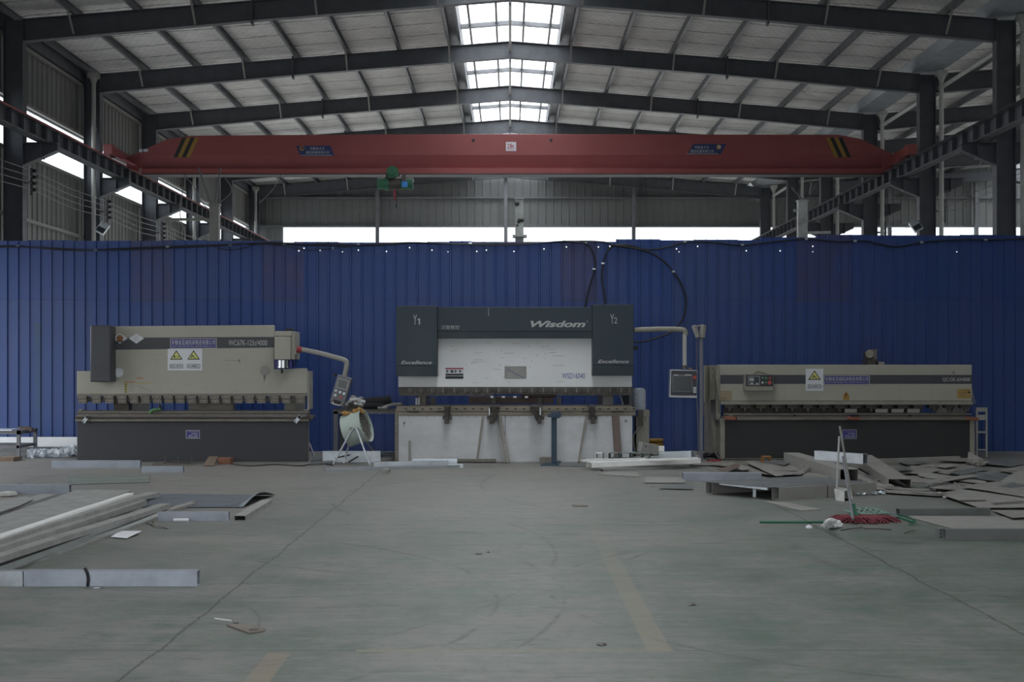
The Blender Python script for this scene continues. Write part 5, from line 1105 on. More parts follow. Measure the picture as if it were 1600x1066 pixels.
m = MB(); lumps(m, [P(rr.uniform(544, 565), 640-abs(rr.gauss(0, 1))*6-4, Yb+rr.uniform(.15, .5)) for q in range(26)], 1, .05, .1); solid('cloth_heap', m, 'cloth_grey', 'heap of dusty grey rags on the left of the workbench', 'rags')
m = MB(); lumps(m, [P(rr.uniform(549, 568), rr.uniform(624, 632), Yb+.12) for q in range(16)], 2, .03, .055); solid('white_glove_heap', m, 'cloth_white', 'tangle of white gloves on top of the grey rags on the workbench', 'gloves')
m = MB(); m.tube([P(566, 634, Yb+.3), P(580, 630, Yb+.3), P(597, 629, Yb+.3), P(611, 627, Yb+.3)], .11, 10, 5); m.tube([P(568, 636, Yb+.15), P(585, 635, Yb+.15), P(600, 636, Yb+.2)], .06, 8, 5); solid('black_bag', m, 'cloth_dark', 'long black cloth bundle lying on the right of the workbench', 'bundle', smooth=True)
m = MB(); m.tube([P(598, 637.5, Yb+.1), P(612, 633, Yb+.1), P(628, 631.5, Yb)], .03, 8); m.tube([P(590, 638, Yb+.05), P(605, 638, Yb+.05)], .025, 8, 1); solid('rag_roll', m, 'cloth_grey', 'thin dusty rag roll bridging the workbench and the white press', 'rag', smooth=True)
# drum fan
fc = P(558, 669, 23.0)
root = E('drum_fan', (fc.x, 23.0, 0), 'pale green drum fan on a tubular stand between the two press brakes', 'fan')
ax = Vector((.93, -.22, .30)).normalized()
m = MB(); m.lathe(fc, [(.265, -.18), (.28, -.19), (.28, -.17), (.265, -.15), (.275, .14), (.295, .16), (.295, .175), (.28, .175), (.258, .14), (.25, -.18), (.265, -.18)], 36, ax); put(m, 'drum', M['mint'], root, smooth=True, sharp=50)
m = MB(); m.lathe(fc, [(.255, -.13), (.255, .13)], 30, ax); m.lathe(fc, [(.001, .02), (.06, .02), (.06, -.08), (.001, -.08)], 14, ax); put(m, 'fan_motor', M['fan_inside'], root, smooth=True)
u = ax.cross(Vector((0, 0, 1))).normalized(); v_ = u.cross(ax)
for k in range(5):
    t = k*1.2566; d = u*math.cos(t)+v_*math.sin(t); e = ax.cross(d); m = MB()
    m.add([fc+d*.05-e*.04-ax*.03, fc+d*.05+e*.04+ax*.03, fc+d*.24+e*.10+ax*.04, fc+d*.24-e*.06-ax*.05], [(0, 1, 2, 3)]); put(m, 'blade', M['galv_dusty'], root)
m = MB()
for r in (.08, .13, .18, .23): m.lathe(fc+ax*.16, [(r-.003, 0), (r, .003), (r+.003, 0), (r, -.003), (r-.003, 0)], 28, ax)
for k in range(8): t = k*math.pi/4; m.bar(fc+ax*.16, fc+ax*.16+(u*math.cos(t)+v_*math.sin(t))*.27, .006, .006)
put(m, 'guard', M['fan_inside'], root)
for sy, (l, t_, r) in ((-1, ((520.5, 729), (552, 672), (578, 727))), (1, ((537, 727), (553, 672), (588, 712)))):
    yy = 23.0+sy*.3; q = [P(l[0], l[1], 22.6 if sy < 0 else 22.75), P(t_[0]-2, t_[1], fc.y+sy*.3), P(t_[0]+5, t_[1]-1, fc.y+sy*.3), P(r[0], r[1], 22.6 if sy < 0 else 24.5)]
    q[0].z = .015; q[3].z = .015 if sy < 0 else .05
    m = MB(); m.tube([q[0], q[0].lerp(q[1], .5), q[1], q[2], q[2].lerp(q[3], .5), q[3]], .016, 8, 5); put(m, 'stand', M['galv'], root, smooth=True)
m = MB(); m.bar(P(524, 716, 22.7), P(546, 711, 23.2), .02, .02); m.bar(P(545, 722, 22.75), P(577, 703, 24.0), .02, .02); put(m, 'stand_brace', M['iron'], root)
m = MB(); m.lathe(fc-u*.3 if u.y > 0 else fc+u*.3, [(.001, -.02), (.03, -.02), (.03, .02), (.001, .02)], 12, (0, 1, 0)); put(m, 'pivot_knob', M['galv_dusty'], root)
for k, (a, b, n_) in enumerate(((541, 646, 7), (559, 641.5, 8))):
    m = MB(); rr = random.Random(k+30); lumps(m, [P(a+rr.uniform(-5, 5), b+rr.uniform(-1, 3), 23.0+rr.uniform(-.08, .08)) for q in range(n_)], k+3, .03, .06); solid('yellow_glove', m, 'amber', 'dusty yellow glove resting on the drum fan, %s one' % ('left' if k == 0 else 'right'), 'glove', 'gloves on the drum fan')
seg(504, 594, 722.5, .19, .12, 'galv', 'thick dull galvanised box beam lying behind the drum fan stand')
m = MB(); chan(m, F(507, 737)+Vector((0, .05, 0)), F(720, 731)+Vector((0, .05, 0)), .08, .045, .004, True); solid('steel_channel', m, 'galv', 'long bright flat channel lying before the drum fan and white press', 'steel channel')
seg(583, 700, 731.5, .1, .09, 'galv', 'pale galvanised tube lying at the left front corner of the white press', ends=730)
seg(645, 714, 727.5, .11, .09, 'galv_bright', 'short bright tube with open end lying against the white press foot')
seg(597.5, 607, 741, .06, .3, 'galv_dusty', 'small stub of dusty tube before the drum fan, its dark end forward')
seg(700, 723.5, 731, .06, .06, 'galv', 'short tube end poking out right of the bright tubes before the white press')
rr = random.Random(9)
for k, (a, b, c, d) in enumerate(((504, 712, 522, 709), (485, 722, 520, 719), (486, 717, 505, 715), (596, 716, 620, 713), (600, 724, 622, 720))):
    m = MB(); m.slab([F(a, b+3, .03), F(c, d+4, .03), F(c+1, d, .03), F(a+2, b, .03)], .03)
    solid('board_scrap', m, ['cardboard', 'sheet_dark', 'sheet_dark', 'sheet_dusty', 'sheet_dark'][k], ['brown board scrap behind the left end of the thick box beam', 'dark flat scrap on the floor right of the cream press', 'small dark scrap at the cream press foot', 'dusty plate under the workbench right leg', 'dark plate at the left foot of the white press'][k], 'scrap')
m = MB(); m.bar(P(482, 690, 24.2), P(493, 718, 24.0), .03, .02); solid('steel_bar', m, 'bench', 'thin bar leaning at the right end of the cream press base', 'steel bar')
# foot of the cream press
m = MB(); m.slab([F(318, 727, .02), F(334, 727, .02), Vector((X(341, 23.34), 23.34, .10)), Vector((X(326, 23.34), 23.34, .10))], .012); solid('cardboard_piece', m, 'cardboard', 'brown cardboard piece leaning at the foot of the cream press', 'cardboard')
m = MB(); c = F(349, 726); m.M = Matrix.Translation(c) @ Matrix.Rotation(-.12, 4, 'Z'); m.box(-.11, .11, .04, .2, 0, .11); solid('brick', m, paint('orange_brick', (.22, .10, .06), .9, 0, .5), 'orange-brown brick by the cardboard at the cream press foot', 'brick', bev=.006)
m = MB(); m.slab([F(238, 726.5, .025), F(300, 726, .025), F(300, 722.5, .025), F(238, 723, .025)], .025); solid('steel_plate', m, 'iron_worn', 'low dark plate at the front foot of the cream press', 'plate')
m = MB(); m.tube([F(258, 724, .03), F(262, 722, .06), F(300, 723, .04), F(330, 723, .03)], .012, 6)
for a in (259, 279, 300): m.cyl(F(a, 724), F(a, 724)+Vector((0, 0, .13)), .008, n=6)
solid('bent_rod', m, 'iron', 'rusty rod with three prongs lying at the cream press foot', 'rod')
m = MB(); m.tube([F(360, 725, .01), F(390, 728, .01), F(430, 726, .01), F(470, 728, .01), F(495, 724, .01), F(520, 727, .01)], .01, 6); solid('floor_cable', m, 'black_cable', 'black cable snaking along the foot of the cream press', 'cable', smooth=True)
m = MB(); rr = random.Random(2)
c = P(240, 643, 23.3)
m.tube([P(234, 646, 23.33), P(238, 641.5, 23.33), P(244, 640.5, 23.35), P(250, 640, 23.4)], .025, 8, 4); solid('green_rag', m, paint('green_rag_cloth', (.1, .24, .1), .85, 0, .3), 'small green rag lying on the cream press table', 'rag', smooth=True)
m = MB(); m.lathe(P(250, 640.5, 23.45), [(.001, 0), (.03, 0), (.03, .06), (.012, .08), (.012, .11), (.001, .11)], 10); solid('oil_can', m, 'black', 'small black bottle standing by the green rag on the cream press table', 'bottle', smooth=True)
# left edge table, plastic, etc
Yt = 24.3
root = E('steel_table', (X(10, Yt), Yt, 0), 'small grey steel table standing at the left edge before the blue fence', 'table')
m = MB(); m.box(X(-60, Yt), X(31, Yt), Yt, Yt+.05, Z(679, Yt), Z(673, Yt)); m.box(X(31, Yt)-.05, X(31, Yt), Yt, Yt+.9, Z(679, Yt), Z(673, Yt)); m.box(X(-60, Yt), X(31, Yt), Yt+.85, Yt+.9, Z(679, Yt), Z(673, Yt)); put(m, 'frame', M['bench'], root)
for a, b in ((31, 0), (31, .85), (-52, 0), (-52, .85)): m = MB(); m.box(X(a, Yt)-.06, X(a, Yt), Yt+b, Yt+b+.05, 0, Z(674, Yt)); put(m, 'leg', M['bench'], root)
m = MB(); m.box(X(-55, Yt), X(30, Yt), Yt, Yt+.04, .18, .23); m.box(X(29, Yt)-.03, X(29, Yt), Yt, Yt+.9, .18, .23); m.box(X(-55, Yt), X(30, Yt), Yt+.86, Yt+.9, .18, .23); put(m, 'lower_rail', M['bench'], root)
m = MB(); m.box(X(-60, Yt), X(20, Yt), Yt-.05, Yt+.6, Z(673, Yt), Z(671.6, Yt)); solid('sheet_metal', m, 'galv_bright', 'thin bright sheet lying on the grey table at the left edge', 'steel sheet')
m = MB(); m.M = Matrix.Translation((X(33, Yt)-.03, Yt+.4, Z(671, Yt))) @ Matrix.Rotation(.25, 4, 'Y'); m.box(-.14, .12, -.12, .12, -.02, .0); m.box(-.04, .1, -.06, .05, 0, .03); solid('wood_block', m, 'wood', 'dark wood block on the corner of the grey table', 'block')
m = MB(); m.box(X(12, 23.9), X(34, 23.9), 23.5, 23.9, 0, .07); solid('timber_pad', m, 'cardboard', 'low timber pad at the foot of the grey table leg', 'timber')
rr = random.Random(8)
for k, (pts, lb_) in enumerate(((((66,722),(84,713),(104,707),(120,702)), 'long clear plastic wrap draped over bars left of the cream press'), (((44,724),(58,719),(74,715)), 'crumpled clear plastic film on the floor beside the grey table'), (((84,711),(96,706),(116,705)), 'twist of clear plastic film behind the long wrap'))):
    m = MB(); q = [P(a, b, 24.4+.3*k*(k == 2)) for a, b in pts]
    for p in q: p.z = max(p.z, .07)
    m.tube(q, .085, 9, 6); m.v = [v+Vector((rr.uniform(-.03, .03), rr.uniform(-.04, .04), rr.uniform(-.03, .03))) for v in m.v]
    for v in m.v: v.z = max(v.z, .004)
    solid('plastic_film', m, 'film', lb_, 'plastic film')
m = MB(); m.box(X(50, 25), X(120, 25), 24.7, 25.0, 0, .09); m.box(X(60, 25), X(120, 25), 24.75, 24.9, .09, .16); solid('steel_bar_stack', m, 'sheet_dark', 'dark bars stacked beneath the plastic wrap beside the cream press', 'steel bars')
# rods and boards leaning on the white press
YL = 23.4
def lean(px0, py0, px1, py1, w_, mat, label, name='leaning_tube', cat='tube', grp=None, y0=None, y1=None):
    p0 = F(px0, py0); p1 = P(px1, py1, YL-.05 if y1 is None else y1); m = MB(); d = (p1-p0).normalized(); 
    s = [(-w_/2, -w_/2), (w_/2, -w_/2), (w_/2, w_/2), (-w_/2, w_/2)]
    m.sweep(s, p0+Vector((0, 0, w_*.5)), p1, (0, 1, 0)); return solid(name, m, mat, label, cat, grp, bev=.003)
lean(745, 723.5, 754.5, 651, .035, 'iron_worn', 'single thin tube leaning on the white press left of the bundle')
for k in range(4): lean(788.5+k*2.6, 724.5, 775.5+k*2.4, 649+(k % 2), .022, 'iron_worn' if k % 2 else 'galv_dusty', 'thin tube of the bundle leaning mid white press, %s from the left' % ['first', 'second', 'third', 'fourth'][k], grp='tube bundle leaning on the white press')
lean(904, 724.5, 916, 651, .035, 'iron_worn', 'thin dark tube leaning on the white press right of the blue stand')
lean(966, 724, 961.5, 650, .12, 'wood', 'wide brown bar leaning on the right part of the white press', 'leaning_bar', 'bar')
m = MB(); c = F(640, 724); m.box(c.x-.022, c.x+.022, c.y, c.y+.045, 0, Z(689, c.y)); solid('standing_pipe', m, 'galv_dusty', 'short square pipe standing upright before the left of the white press', 'pipe')
c = F(866, 726)
root = E('support_stand', (c.x, c.y, 0), 'navy blue steel material stand before the white press', 'stand')
m = MB(); m.slab([F(845, 726.5, .02), F(873, 726.5, .02), F(877, 720.5, .02), F(853, 720.5, .02)], .02); put(m, 'base', M['stand_blue'], root)
m = MB(); m.box(c.x-.045, c.x+.045, c.y+.04, c.y+.13, .02, Z(653, c.y)); put(m, 'post', M['stand_blue'], root, bev=.004)
m = MB(); yy = c.y+.08; m.prism([(X(855, yy), Z(651, yy)), (X(862, yy), Z(644.5, yy)), (X(876, yy), Z(643.5, yy)), (X(876.5, yy), Z(650.5, yy)), (X(872, yy), Z(653.5, yy))], yy-.14, yy+.14); put(m, 'head', M['stand_blue'], root, bev=.006)
m = MB(); c = F(852, 725.5); m.M = Matrix.Translation(c) @ Matrix.Rotation(-.3, 4, 'Z'); m.box(-.11, .11, .02, .2, 0, .11); o = solid('metal_block', m, 'iron_worn', 'open-ended grey metal box beside the navy stand foot', 'block', bev=.006)
m = MB(); m.pb(690, 718.5, 775, 721.5, 23.15, 23.35); solid('steel_plate', m, 'iron_worn', 'thin worn plate lying against the foot of the white press', 'plate')
m = MB(); m.slab([F(872, 728, .015), F(915, 729, .015), F(913, 724, .015), F(875, 724, .015)], .015); solid('steel_plate', m, 'sheet_dark', 'dark flat plate on the floor right of the navy stand', 'plate')
# right of the white press
Yc = 23.9
root = E('service_cabinet', (X(1004, Yc), Yc, 0), 'narrow grey cabinet with a conduit box at the right end of the white press', 'cabinet')
m = MB(); m.pb(994, 652, 1014.5, 722, Yc, Yc+.4); m.pb(1005, 641, 1015, 652, Yc, Yc+.4); put(m, 'body', M['cream_dark'], root, bev=.008)
m = MB(); m.pb(996.5, 641, 1005, 666, Yc-.06, Yc+.05); put(m, 'breaker_box', M['iron'], root)
m = MB(); m.tube([P(1001, 666, Yc-.04), P(996, 672, Yc-.05), P(990, 680, Yc-.05), P(990, 695, Yc-.05), P(994, 712, Yc-.05)], .014, 6); m.tube([P(1008, 650, Yc-.02), P(1010, 657, Yc-.02)], .02, 6, 1); put(m, 'conduit', M['galv_dusty'], root)
root = E('water_bottle', (X(1000.5, Yc), Yc+.2, Z(641, Yc)), 'large clear plastic-wrapped water bottle standing on the narrow grey cabinet', 'water bottle')
m = MB(); c = Vector((X(1000.5, Yc), Yc+.2, Z(641, Yc))); m.lathe(c, [(.001, 0), (.11, 0), (.118, .02), (.118, .14), (.108, .15), (.118, .16), (.118, .33), (.10, .375), (.05, .39), (.001, .39)], 22); put(m, 'bottle', M['film'], root, smooth=True)
for k in range(4):
    m = MB(); c = P(1022.5, 706.5-k*6.2, 25.2); m.lathe((c.x, c.y, c.z-.035), [(.001, 0), (.15, 0), (.17, .02), (.17, .05), (.16, .06), (.001, .06)], 22)
    solid('yellow_spool', m, paint('spool_amber', (.35, .19, .03), .6, 0, .4), 'dusty amber spool in the stack between cabinet and lamp stand, %s' % ['lowest', 'second from below', 'second from top', 'topmost'][k], 'spool', 'stack of amber spools', smooth=True)
# white profile pile
pile = [((913,722,.03),(1090,716,.05),.2,.05,'white_soft','long white profile at the back left of the bright profile pile'),
        ((921,731,.05),(1092,724,.08),.22,.08,'strip_white','long white profile at the front of the bright profile pile, middle layer'),
        ((940,737,.0),(1070,731,.0),.12,.04,'strip','dull lowest profile of the bright profile pile'),
        ((908,722,.12),(1010,719,.13),.12,.03,'strip_white','narrow white profile on top at the left of the bright pile'),
        ((1000,721,.13),(1091,718.5,.16),.13,.03,'strip_white','narrow white profile on top at the right of the bright pile'),
        ((1035,716,.13),(1085,715,.16),.2,.1,'galv_bright','short pale tray standing at the back right of the bright pile')]
for a, b, w_, h_, mt, lb_ in pile:
    m = MB(); p0, p1 = F(*a), F(*b); chan(m, p0+Vector((0, w_/2, 0)), p1+Vector((0, w_/2, 0)), w_, h_, .004, True); solid('bright_profile', m, mt, lb_, 'steel profile', 'bright profile pile')
for k, (a, b, w2, col_) in enumerate(((930, 941, .16, 'strip_white'), (950, 966, .2, 'mint'), (968, 984, .2, 'mint'), (986, 1002, .2, 'mint'), (1003, 1014, .14, 'mint'))):
    p0 = F(a, 717, .125); p1 = F(b, 717, .125); m = MB(); btube(m, Vector(((p0.x+p1.x)/2, p0.y, p0.z)), Vector(((p0.x+p1.x)/2+.05, p0.y+.22, p0.z)), (p1.x-p0.x)*.95, .095, .008)
    solid('folded_tray', m, 'strip_white' if k == 0 else paint('grey_green_tray_%d' % k, (.22, .27, .26), .45, .2, .3), 'small folded %s tray on the bright profile pile, %s in the row' % ('white' if k == 0 else 'grey-green', ['leftmost', 'second', 'third', 'fourth', 'rightmost'][k]), 'tray', 'folded trays on the bright pile')
c = P(1013, 701, 22.9)
root = E('junction_box', c, 'tilted pale grey junction box lying on the bright profile pile', 'junction box')
R = Matrix.Translation(c) @ Matrix.Rotation(math.radians(11), 4, 'Y') @ Matrix.Rotation(.25, 4, 'Z')
m = MB(); m.M = R; m.box(-.155, .155, -.1, .1, -.085, .085); put(m, 'body', M['strip'], root, bev=.008)
m = MB(); m.M = R; m.cyl((-.09, -.105, .03), (-.09, -.1, .03), .014, n=12); put(m, 'lock', M['ink'], root)
m = MB(); m.pb(1029.5, 697, 1038, 715, 22.8, 22.83); o = solid('bracket_plate', m, 'strip_white', 'upright white plate with a round hole beside the tilted junction box', 'plate')
m = MB(); m.cyl(P(1032, 707, 22.79), P(1032, 707, 22.8), .02, n=12); put(m, 'hole', M['ink'], o)
for k, (pts, mt, lb_) in enumerate(((((934,741),(1000,745),(996,738),(950,737)), 'galv_dusty', 'thin pale offcut lying flat before the bright profile pile'), (((1007,754),(1070,754),(1072,746),(1008,745)), 'galv_dusty', 'flat dusty sheet between the bright pile and the low frame'), (((1030,763),(1083,764),(1080,757),(1048,757)), 'sheet_dark', 'small dark sheet on the floor left of the low frame'), (((1075,726),(1120,727),(1112,722),(1085,721)), 'sheet_dusty', 'square dusty plate under the lamp stand'))):
    m = MB(); m.slab([F(a, b, .012+.004*k) for a, b in pts], .008); solid('flat_offcut', m, mt, lb_, 'offcut')
# lamp stand
c = F(1095.5, 724)
root = E('lamp_stand', (c.x, c.y, 0), 'tall thin grey pole with two work lights on top, beside the plate shear', 'lamp stand')
m = MB(); m.box(c.x-.026, c.x+.026, c.y-.026, c.y+.026, 0.0, Z(512, c.y)); put(m, 'pole', M['bench'], root)
m = MB(); m.box(c.x-.2, c.x+.2, c.y-.15, c.y+.15, 0.015, .03); put(m, 'foot', M['sheet_dusty'], root)
for sx, a in ((-1, 1087.5), (1, 1098)):
    cc = P(a, 518, c.y-.05); m = MB(); m.M = Matrix.Translation(cc) @ Matrix.Rotation(math.radians(-22 if sx < 0 else 6), 4, 'Y') @ Matrix.Rotation(.6*sx, 4, 'Z'); m.box(-.035, .035, -.04, .04, -.11, .11); k_ = put(m, 'lamp_head', M['galv_dusty'], root, bev=.012)
m = MB(); m.bar(P(1087, 510, c.y-.03), P(1099, 508, c.y-.03), .03, .03); put(m, 'crossbar', M['galv_dusty'], root)
m = MB(); m.tube([P(1089, 525, c.y), P(1088.5, 600, c.y+.1), P(1091, 680, c.y+.1), P(1090, 722, c.y+.1)], .006, 5); put(m, 'lamp_cord', M['iron_worn'], root)
# under the shear's left side
m = MB(); c = F(1117, 724); m.M = Matrix.Translation(c) @ Matrix.Rotation(.1, 4, 'Z'); m.box(-.11, .11, 0, .12, 0, .055); solid('red_case', m, 'rubber_red', 'small red plastic case on the floor by the shear left corner', 'case', bev=.012)
m = MB(); rr = random.Random(12); lumps(m, [Vector((F(1108, 718).x+rr.uniform(-.1, .25), 24.0+rr.uniform(-.1, .2), .06)) for q in range(7)], 12, .04, .07); solid('dark_rags', m, 'cloth_dark', 'dark rag heap behind the small red case', 'rags')
Ys = 23.2
root = E('plastic_stool', (X(1199, Ys), Ys, 0), 'small orange plastic stool before the plate shear base', 'stool')
m = MB(); m.box(X(1191.5, Ys), X(1205.5, Ys), Ys, Ys+.16, Z(715.5, Ys), Z(713, Ys)); put(m, 'seat', M['orange'], root, bev=.008)
for a in (1191.2, 1203.8):
    for b in (0, .14): m = MB(); m.box(X(a, Ys), X(a+2, Ys), Ys+b, Ys+b+.02, 0, Z(715, Ys)); put(m, 'leg', M['orange'], root)
for k, (a, b, yy) in enumerate(((1142, 653.5, 23.75), (1334.5, 654, 23.75), (1518.5, 654.5, 23.75))):
    w_ = 9; m = MB(); m.M = Matrix.Translation(P(a, b, yy)) @ Matrix.Rotation([-.4, .3, .12][k], 4, 'Z') @ Matrix.Rotation(.08, 4, 'Y'); m.box(-.1, .1, -.06, .06, -.028, .028); solid('brick', m, 'brick', 'red brick lying on the shear table, %s' % ['at its left end', 'in its middle', 'at its right end'][k], 'brick', 'bricks on the shear table', bev=.005)
m = MB(); rr = random.Random(15); lumps(m, [P(rr.uniform(1130, 1143), rr.uniform(650, 654), 23.8) for q in range(6)], 15, .025, .045); solid('tool_scraps', m, 'iron_worn', 'small heap of oily parts on the left end of the shear table', 'scraps')
# ladder right of the shear
Yl = 24.6
root = E('step_ladder', (X(1534, Yl), Yl, 0), 'pale narrow ladder frame standing at the right end of the plate shear', 'ladder')
for a in (1525.5, 1540.5): m = MB(); m.box(X(a, Yl), X(a+2.5, Yl), Yl, Yl+.04, .0, Z(637, Yl)); put(m, 'rail', M['pipe'], root)
for b, h in ((637, 6.5), (648.5, 8), (674, 3), (702, 2)): m = MB(); m.box(X(1527, Yl), X(1541, Yl), Yl+.005, Yl+.035, Z(b+h, Yl), Z(b, Yl)); put(m, 'rung', M['pipe'], root)
# ================================================================ right-hand scrap heap
a, b = F(1204, 782), F(1100, 772); dv = Vector((1.25, .70, 0)); H = .155
def put_z(p, z): return Vector((p.x, p.y, z))
n_ = dv.normalized(); 
tubething('steel_tube', a+Vector((.07, .05, 0)), a+Vector((.07, .05, 0))+n_*.78, .14, H, 'galv_dusty', 'dusty box tube forming the near front side of the low steel frame', t=.006)
tubething('steel_tube', a+Vector((.07, .05, 0))+n_*.80, a+Vector((.07, .05, 0))+n_*1.62, .14, H, 'galv_dusty', 'dusty box tube continuing the front side of the low steel frame to the right', t=.006)
tubething('steel_tube', b+Vector((.07, .05, 0)), b+Vector((.07, .05, 0))+n_*1.5, .13, H, 'galv_dusty', 'dark-ended box tube forming the left side of the low steel frame', t=.006)
m = MB(); q0 = put_z(a, H+.006); q1 = put_z(b, H+.006); m.slab([q0+Vector((0, -.01, 0)), q0+n_*1.62, q1+n_*1.55+Vector((.1, .1, 0)), q1+Vector((-.02, 0, 0))], .006); solid('sheet_metal', m, 'sheet_dark', 'smooth dark grey sheet lying across the two tubes of the low frame', 'steel sheet')
m = MB(); m.bar(put_z(b, H-.02)+Vector((.2, .0, 0)), put_z(a, H-.02)+Vector((-.02, .06, 0)), .02, .03); solid('angle_bar', m, 'galv', 'pale angle bar under the front edge of the dark sheet', 'bar')
m = MB(); c = F(1179, 777); m.box(c.x-.018, c.x+.018, c.y, c.y+.05, 0, .1); solid('prop_block', m, 'galv_bright', 'small bright prop block under the dark sheet', 'block')
m = MB(); chan(m, F(1068, 752)+Vector((0, .1, 0)), F(1190, 752)+Vector((0, .1, 0)), .2, .115, .005, True); solid('steel_channel', m, 'galv_blue', 'bright bluish channel lying crosswise behind the low steel frame', 'steel channel')
# large duct and others
tubething('box_duct', Vector((4.66, 22.4, .02)), Vector((4.74, 18.9, .01)), .25, .205, 'galv_dusty', 'big dusty galvanised box duct lying lengthways on the scrap heap', 'duct')
tubething('steel_tube', Vector((X(1276, 20.8), 20.8, .208)), Vector((X(1352, 20.0), 20.0, .208)), .10, .15, 'galv', 'shiny bluish rectangular tube lying across the top of the box duct', 'steel tube')
m = MB(); p0, p1 = Vector((5.62, 21.6, .12)), F(1405, 763)+Vector((.02, .05, .0)); chan(m, p0, p1, .30, .12, .005, True); solid('steel_channel', m, 'sheet_dusty', 'wide dusty channel sloping down to a broken end right of the box duct', 'steel channel')
m = MB(); p0, p1 = F(1338, 733, .03), F(1396, 764, .0); m.sweep([(-.13, 0), (.13, 0), (.13, .012), (-.13, .012)], p0, p1); solid('flat_bar', m, 'sheet_dusty', 'flat dusty bar lying beside the wide dusty channel', 'bar')
plates = [
 (((1330,752),(1372,765),(1385,766),(1340,735),(1330,738)),'sheet_dusty',.03,'bent dusty plate under the left of the wide channel'),
 (((1325,760),(1358,767),(1366,766),(1338,745),(1330,746)),'sheet_dark',.02,'dark plate edge at the right end of the low frame'),
 (((1146,733),(1205,742),(1262,741),(1240,727),(1180,724)),'sheet_dusty',.03,'broad dusty plate behind the low steel frame'),
 (((1165,722),(1212,744),(1224,743),(1178,720)),'sheet_dusty',.06,'long narrow plate sticking out diagonally left of the box duct'),
 (((1238,741),(1262,727),(1268,729),(1250,742)),'sheet_dusty',.09,'short light strip lying across plates left of the box duct'),
 (((1250,746),(1290,749),(1300,744),(1262,738)),'sheet_dusty',.04,'reddish-brown plate corner before the box duct'),
 (((1270,752),(1322,757),(1318,748),(1275,744)),'sheet_dusty',.03,'dusty plate beneath the near end of the box duct'),
 (((1140,728),(1160,735),(1172,733),(1153,725)),'sheet_dusty',.04,'small dusty plate behind the bluish channel'),
 (((1196,722),(1226,727),(1236,722),(1210,718)),'sheet_dark',.05,'dark plate corner under the far end of the box duct'),
 (((1110,726),(1140,729),(1150,722),(1118,721)),'sheet_dusty',.02,'dusty plate between the lamp stand and stool'),
 (((1188,782),(1252,798),(1283,796),(1230,785)),'galv_dusty',.008,'pale flat offcut lying in front of the low steel frame'),
 (((1395,737),(1440,741),(1470,735),(1425,727)),'sheet_dusty',.02,'dusty sheet behind the wide dusty channel'),
 (((1390,735),(1420,733),(1428,729),(1398,731)),'sheet_dark',.07,'dark curled strip right of the wide dusty channel'),
 (((1436,744),(1545,757),(1540,752),(1430,735)),'galv_dusty',.03,'long narrow light strip running diagonally across the right heap'),
 (((1425,732),(1500,744),(1560,738),(1520,728),(1440,726)),'sheet_dusty',.02,'large flat sheet near the shear on the right heap'),
 (((1400,752),(1470,756),(1500,747),(1420,744)),'sheet_dusty',.01,'broad dusty sheet in the middle of the right heap'),
 (((1450,762),(1560,772),(1600,766),(1500,752)),'sheet_dusty',.02,'wide dusty sheet at the right of the heap centre'),
 (((1360,768),(1470,775),(1480,770),(1380,765)),'sheet_dusty',.02,'long low strip along the front edge of the right heap'),
 (((1468,771),(1530,793),(1620,793),(1620,775),(1500,765)),'galv_dusty',.025,'big pale sheet at the front right of the heap'),
 (((1500,760),(1600,776),(1640,770),(1560,752)),'sheet_dusty',.05,'loose sheet overlapping the big pale one at the right edge'),
 (((1492,745),(1560,752),(1590,742),(1530,737)),'sheet_dark',.03,'darker sheet behind the curled one at the right edge'),
 (((1550,797),(1582,809),(1640,806),(1620,797)),'sheet_dusty',.02,'small sheet at the right edge before the pale one'),
 (((1412,806),(1500,829),(1640,826),(1640,808)),'galv_dusty',.01,'very large thin sheet on the floor behind the right foreground tube'),
 (((1560,735),(1600,742),(1640,735),(1600,727)),'sheet_dusty',.03,'dusty sheet at the far right edge near the fence'),
 (((1430,717),(1520,722),(1545,717),(1470,713)),'sheet_dusty',.02,'flat dusty sheet at the foot of the shear right half'),
 (((1534,724),(1580,729),(1600,723),(1550,719)),'sheet_dark',.02,'dark sheet near the ladder foot'),
 (((1440,752),(1452,756),(1530,744),(1515,741)),'sheet_dusty',.06,'narrow plate crossing the centre of the right heap'),
 (((1480,738),(1500,742),(1545,733),(1528,730)),'sheet_dark',.05,'short dark plate upper right of the heap centre'),
 (((1350,745),(1362,749),(1392,745),(1380,741)),'sheet_dark',.03,'dark scrap under the wide dusty channel'),
 (((1120,733),(1135,738),(1160,728),(1150,725)),'wood',.05,'thin wooden lath crossing left of the diagonal plate'),
 (((1560,760),(1585,764),(1605,757),(1580,754)),'sheet_dark',.06,'small dark plate on top of the sheets at the right edge'),
 (((1405,722),(1418,726),(1450,724),(1440,719)),'sheet_dark',.03,'small dark plate at the shear foot right of the bright tube'),
 (((1460,728),(1476,731),(1500,727),(1486,724)),'galv_dusty',.05,'small pale plate at the shear foot, right of centre'),
 (((1365,757),(1372,761),(1398,760),(1392,756)),'sheet_dusty',.04,'small plate tucked under the broken end of the wide channel'),
]
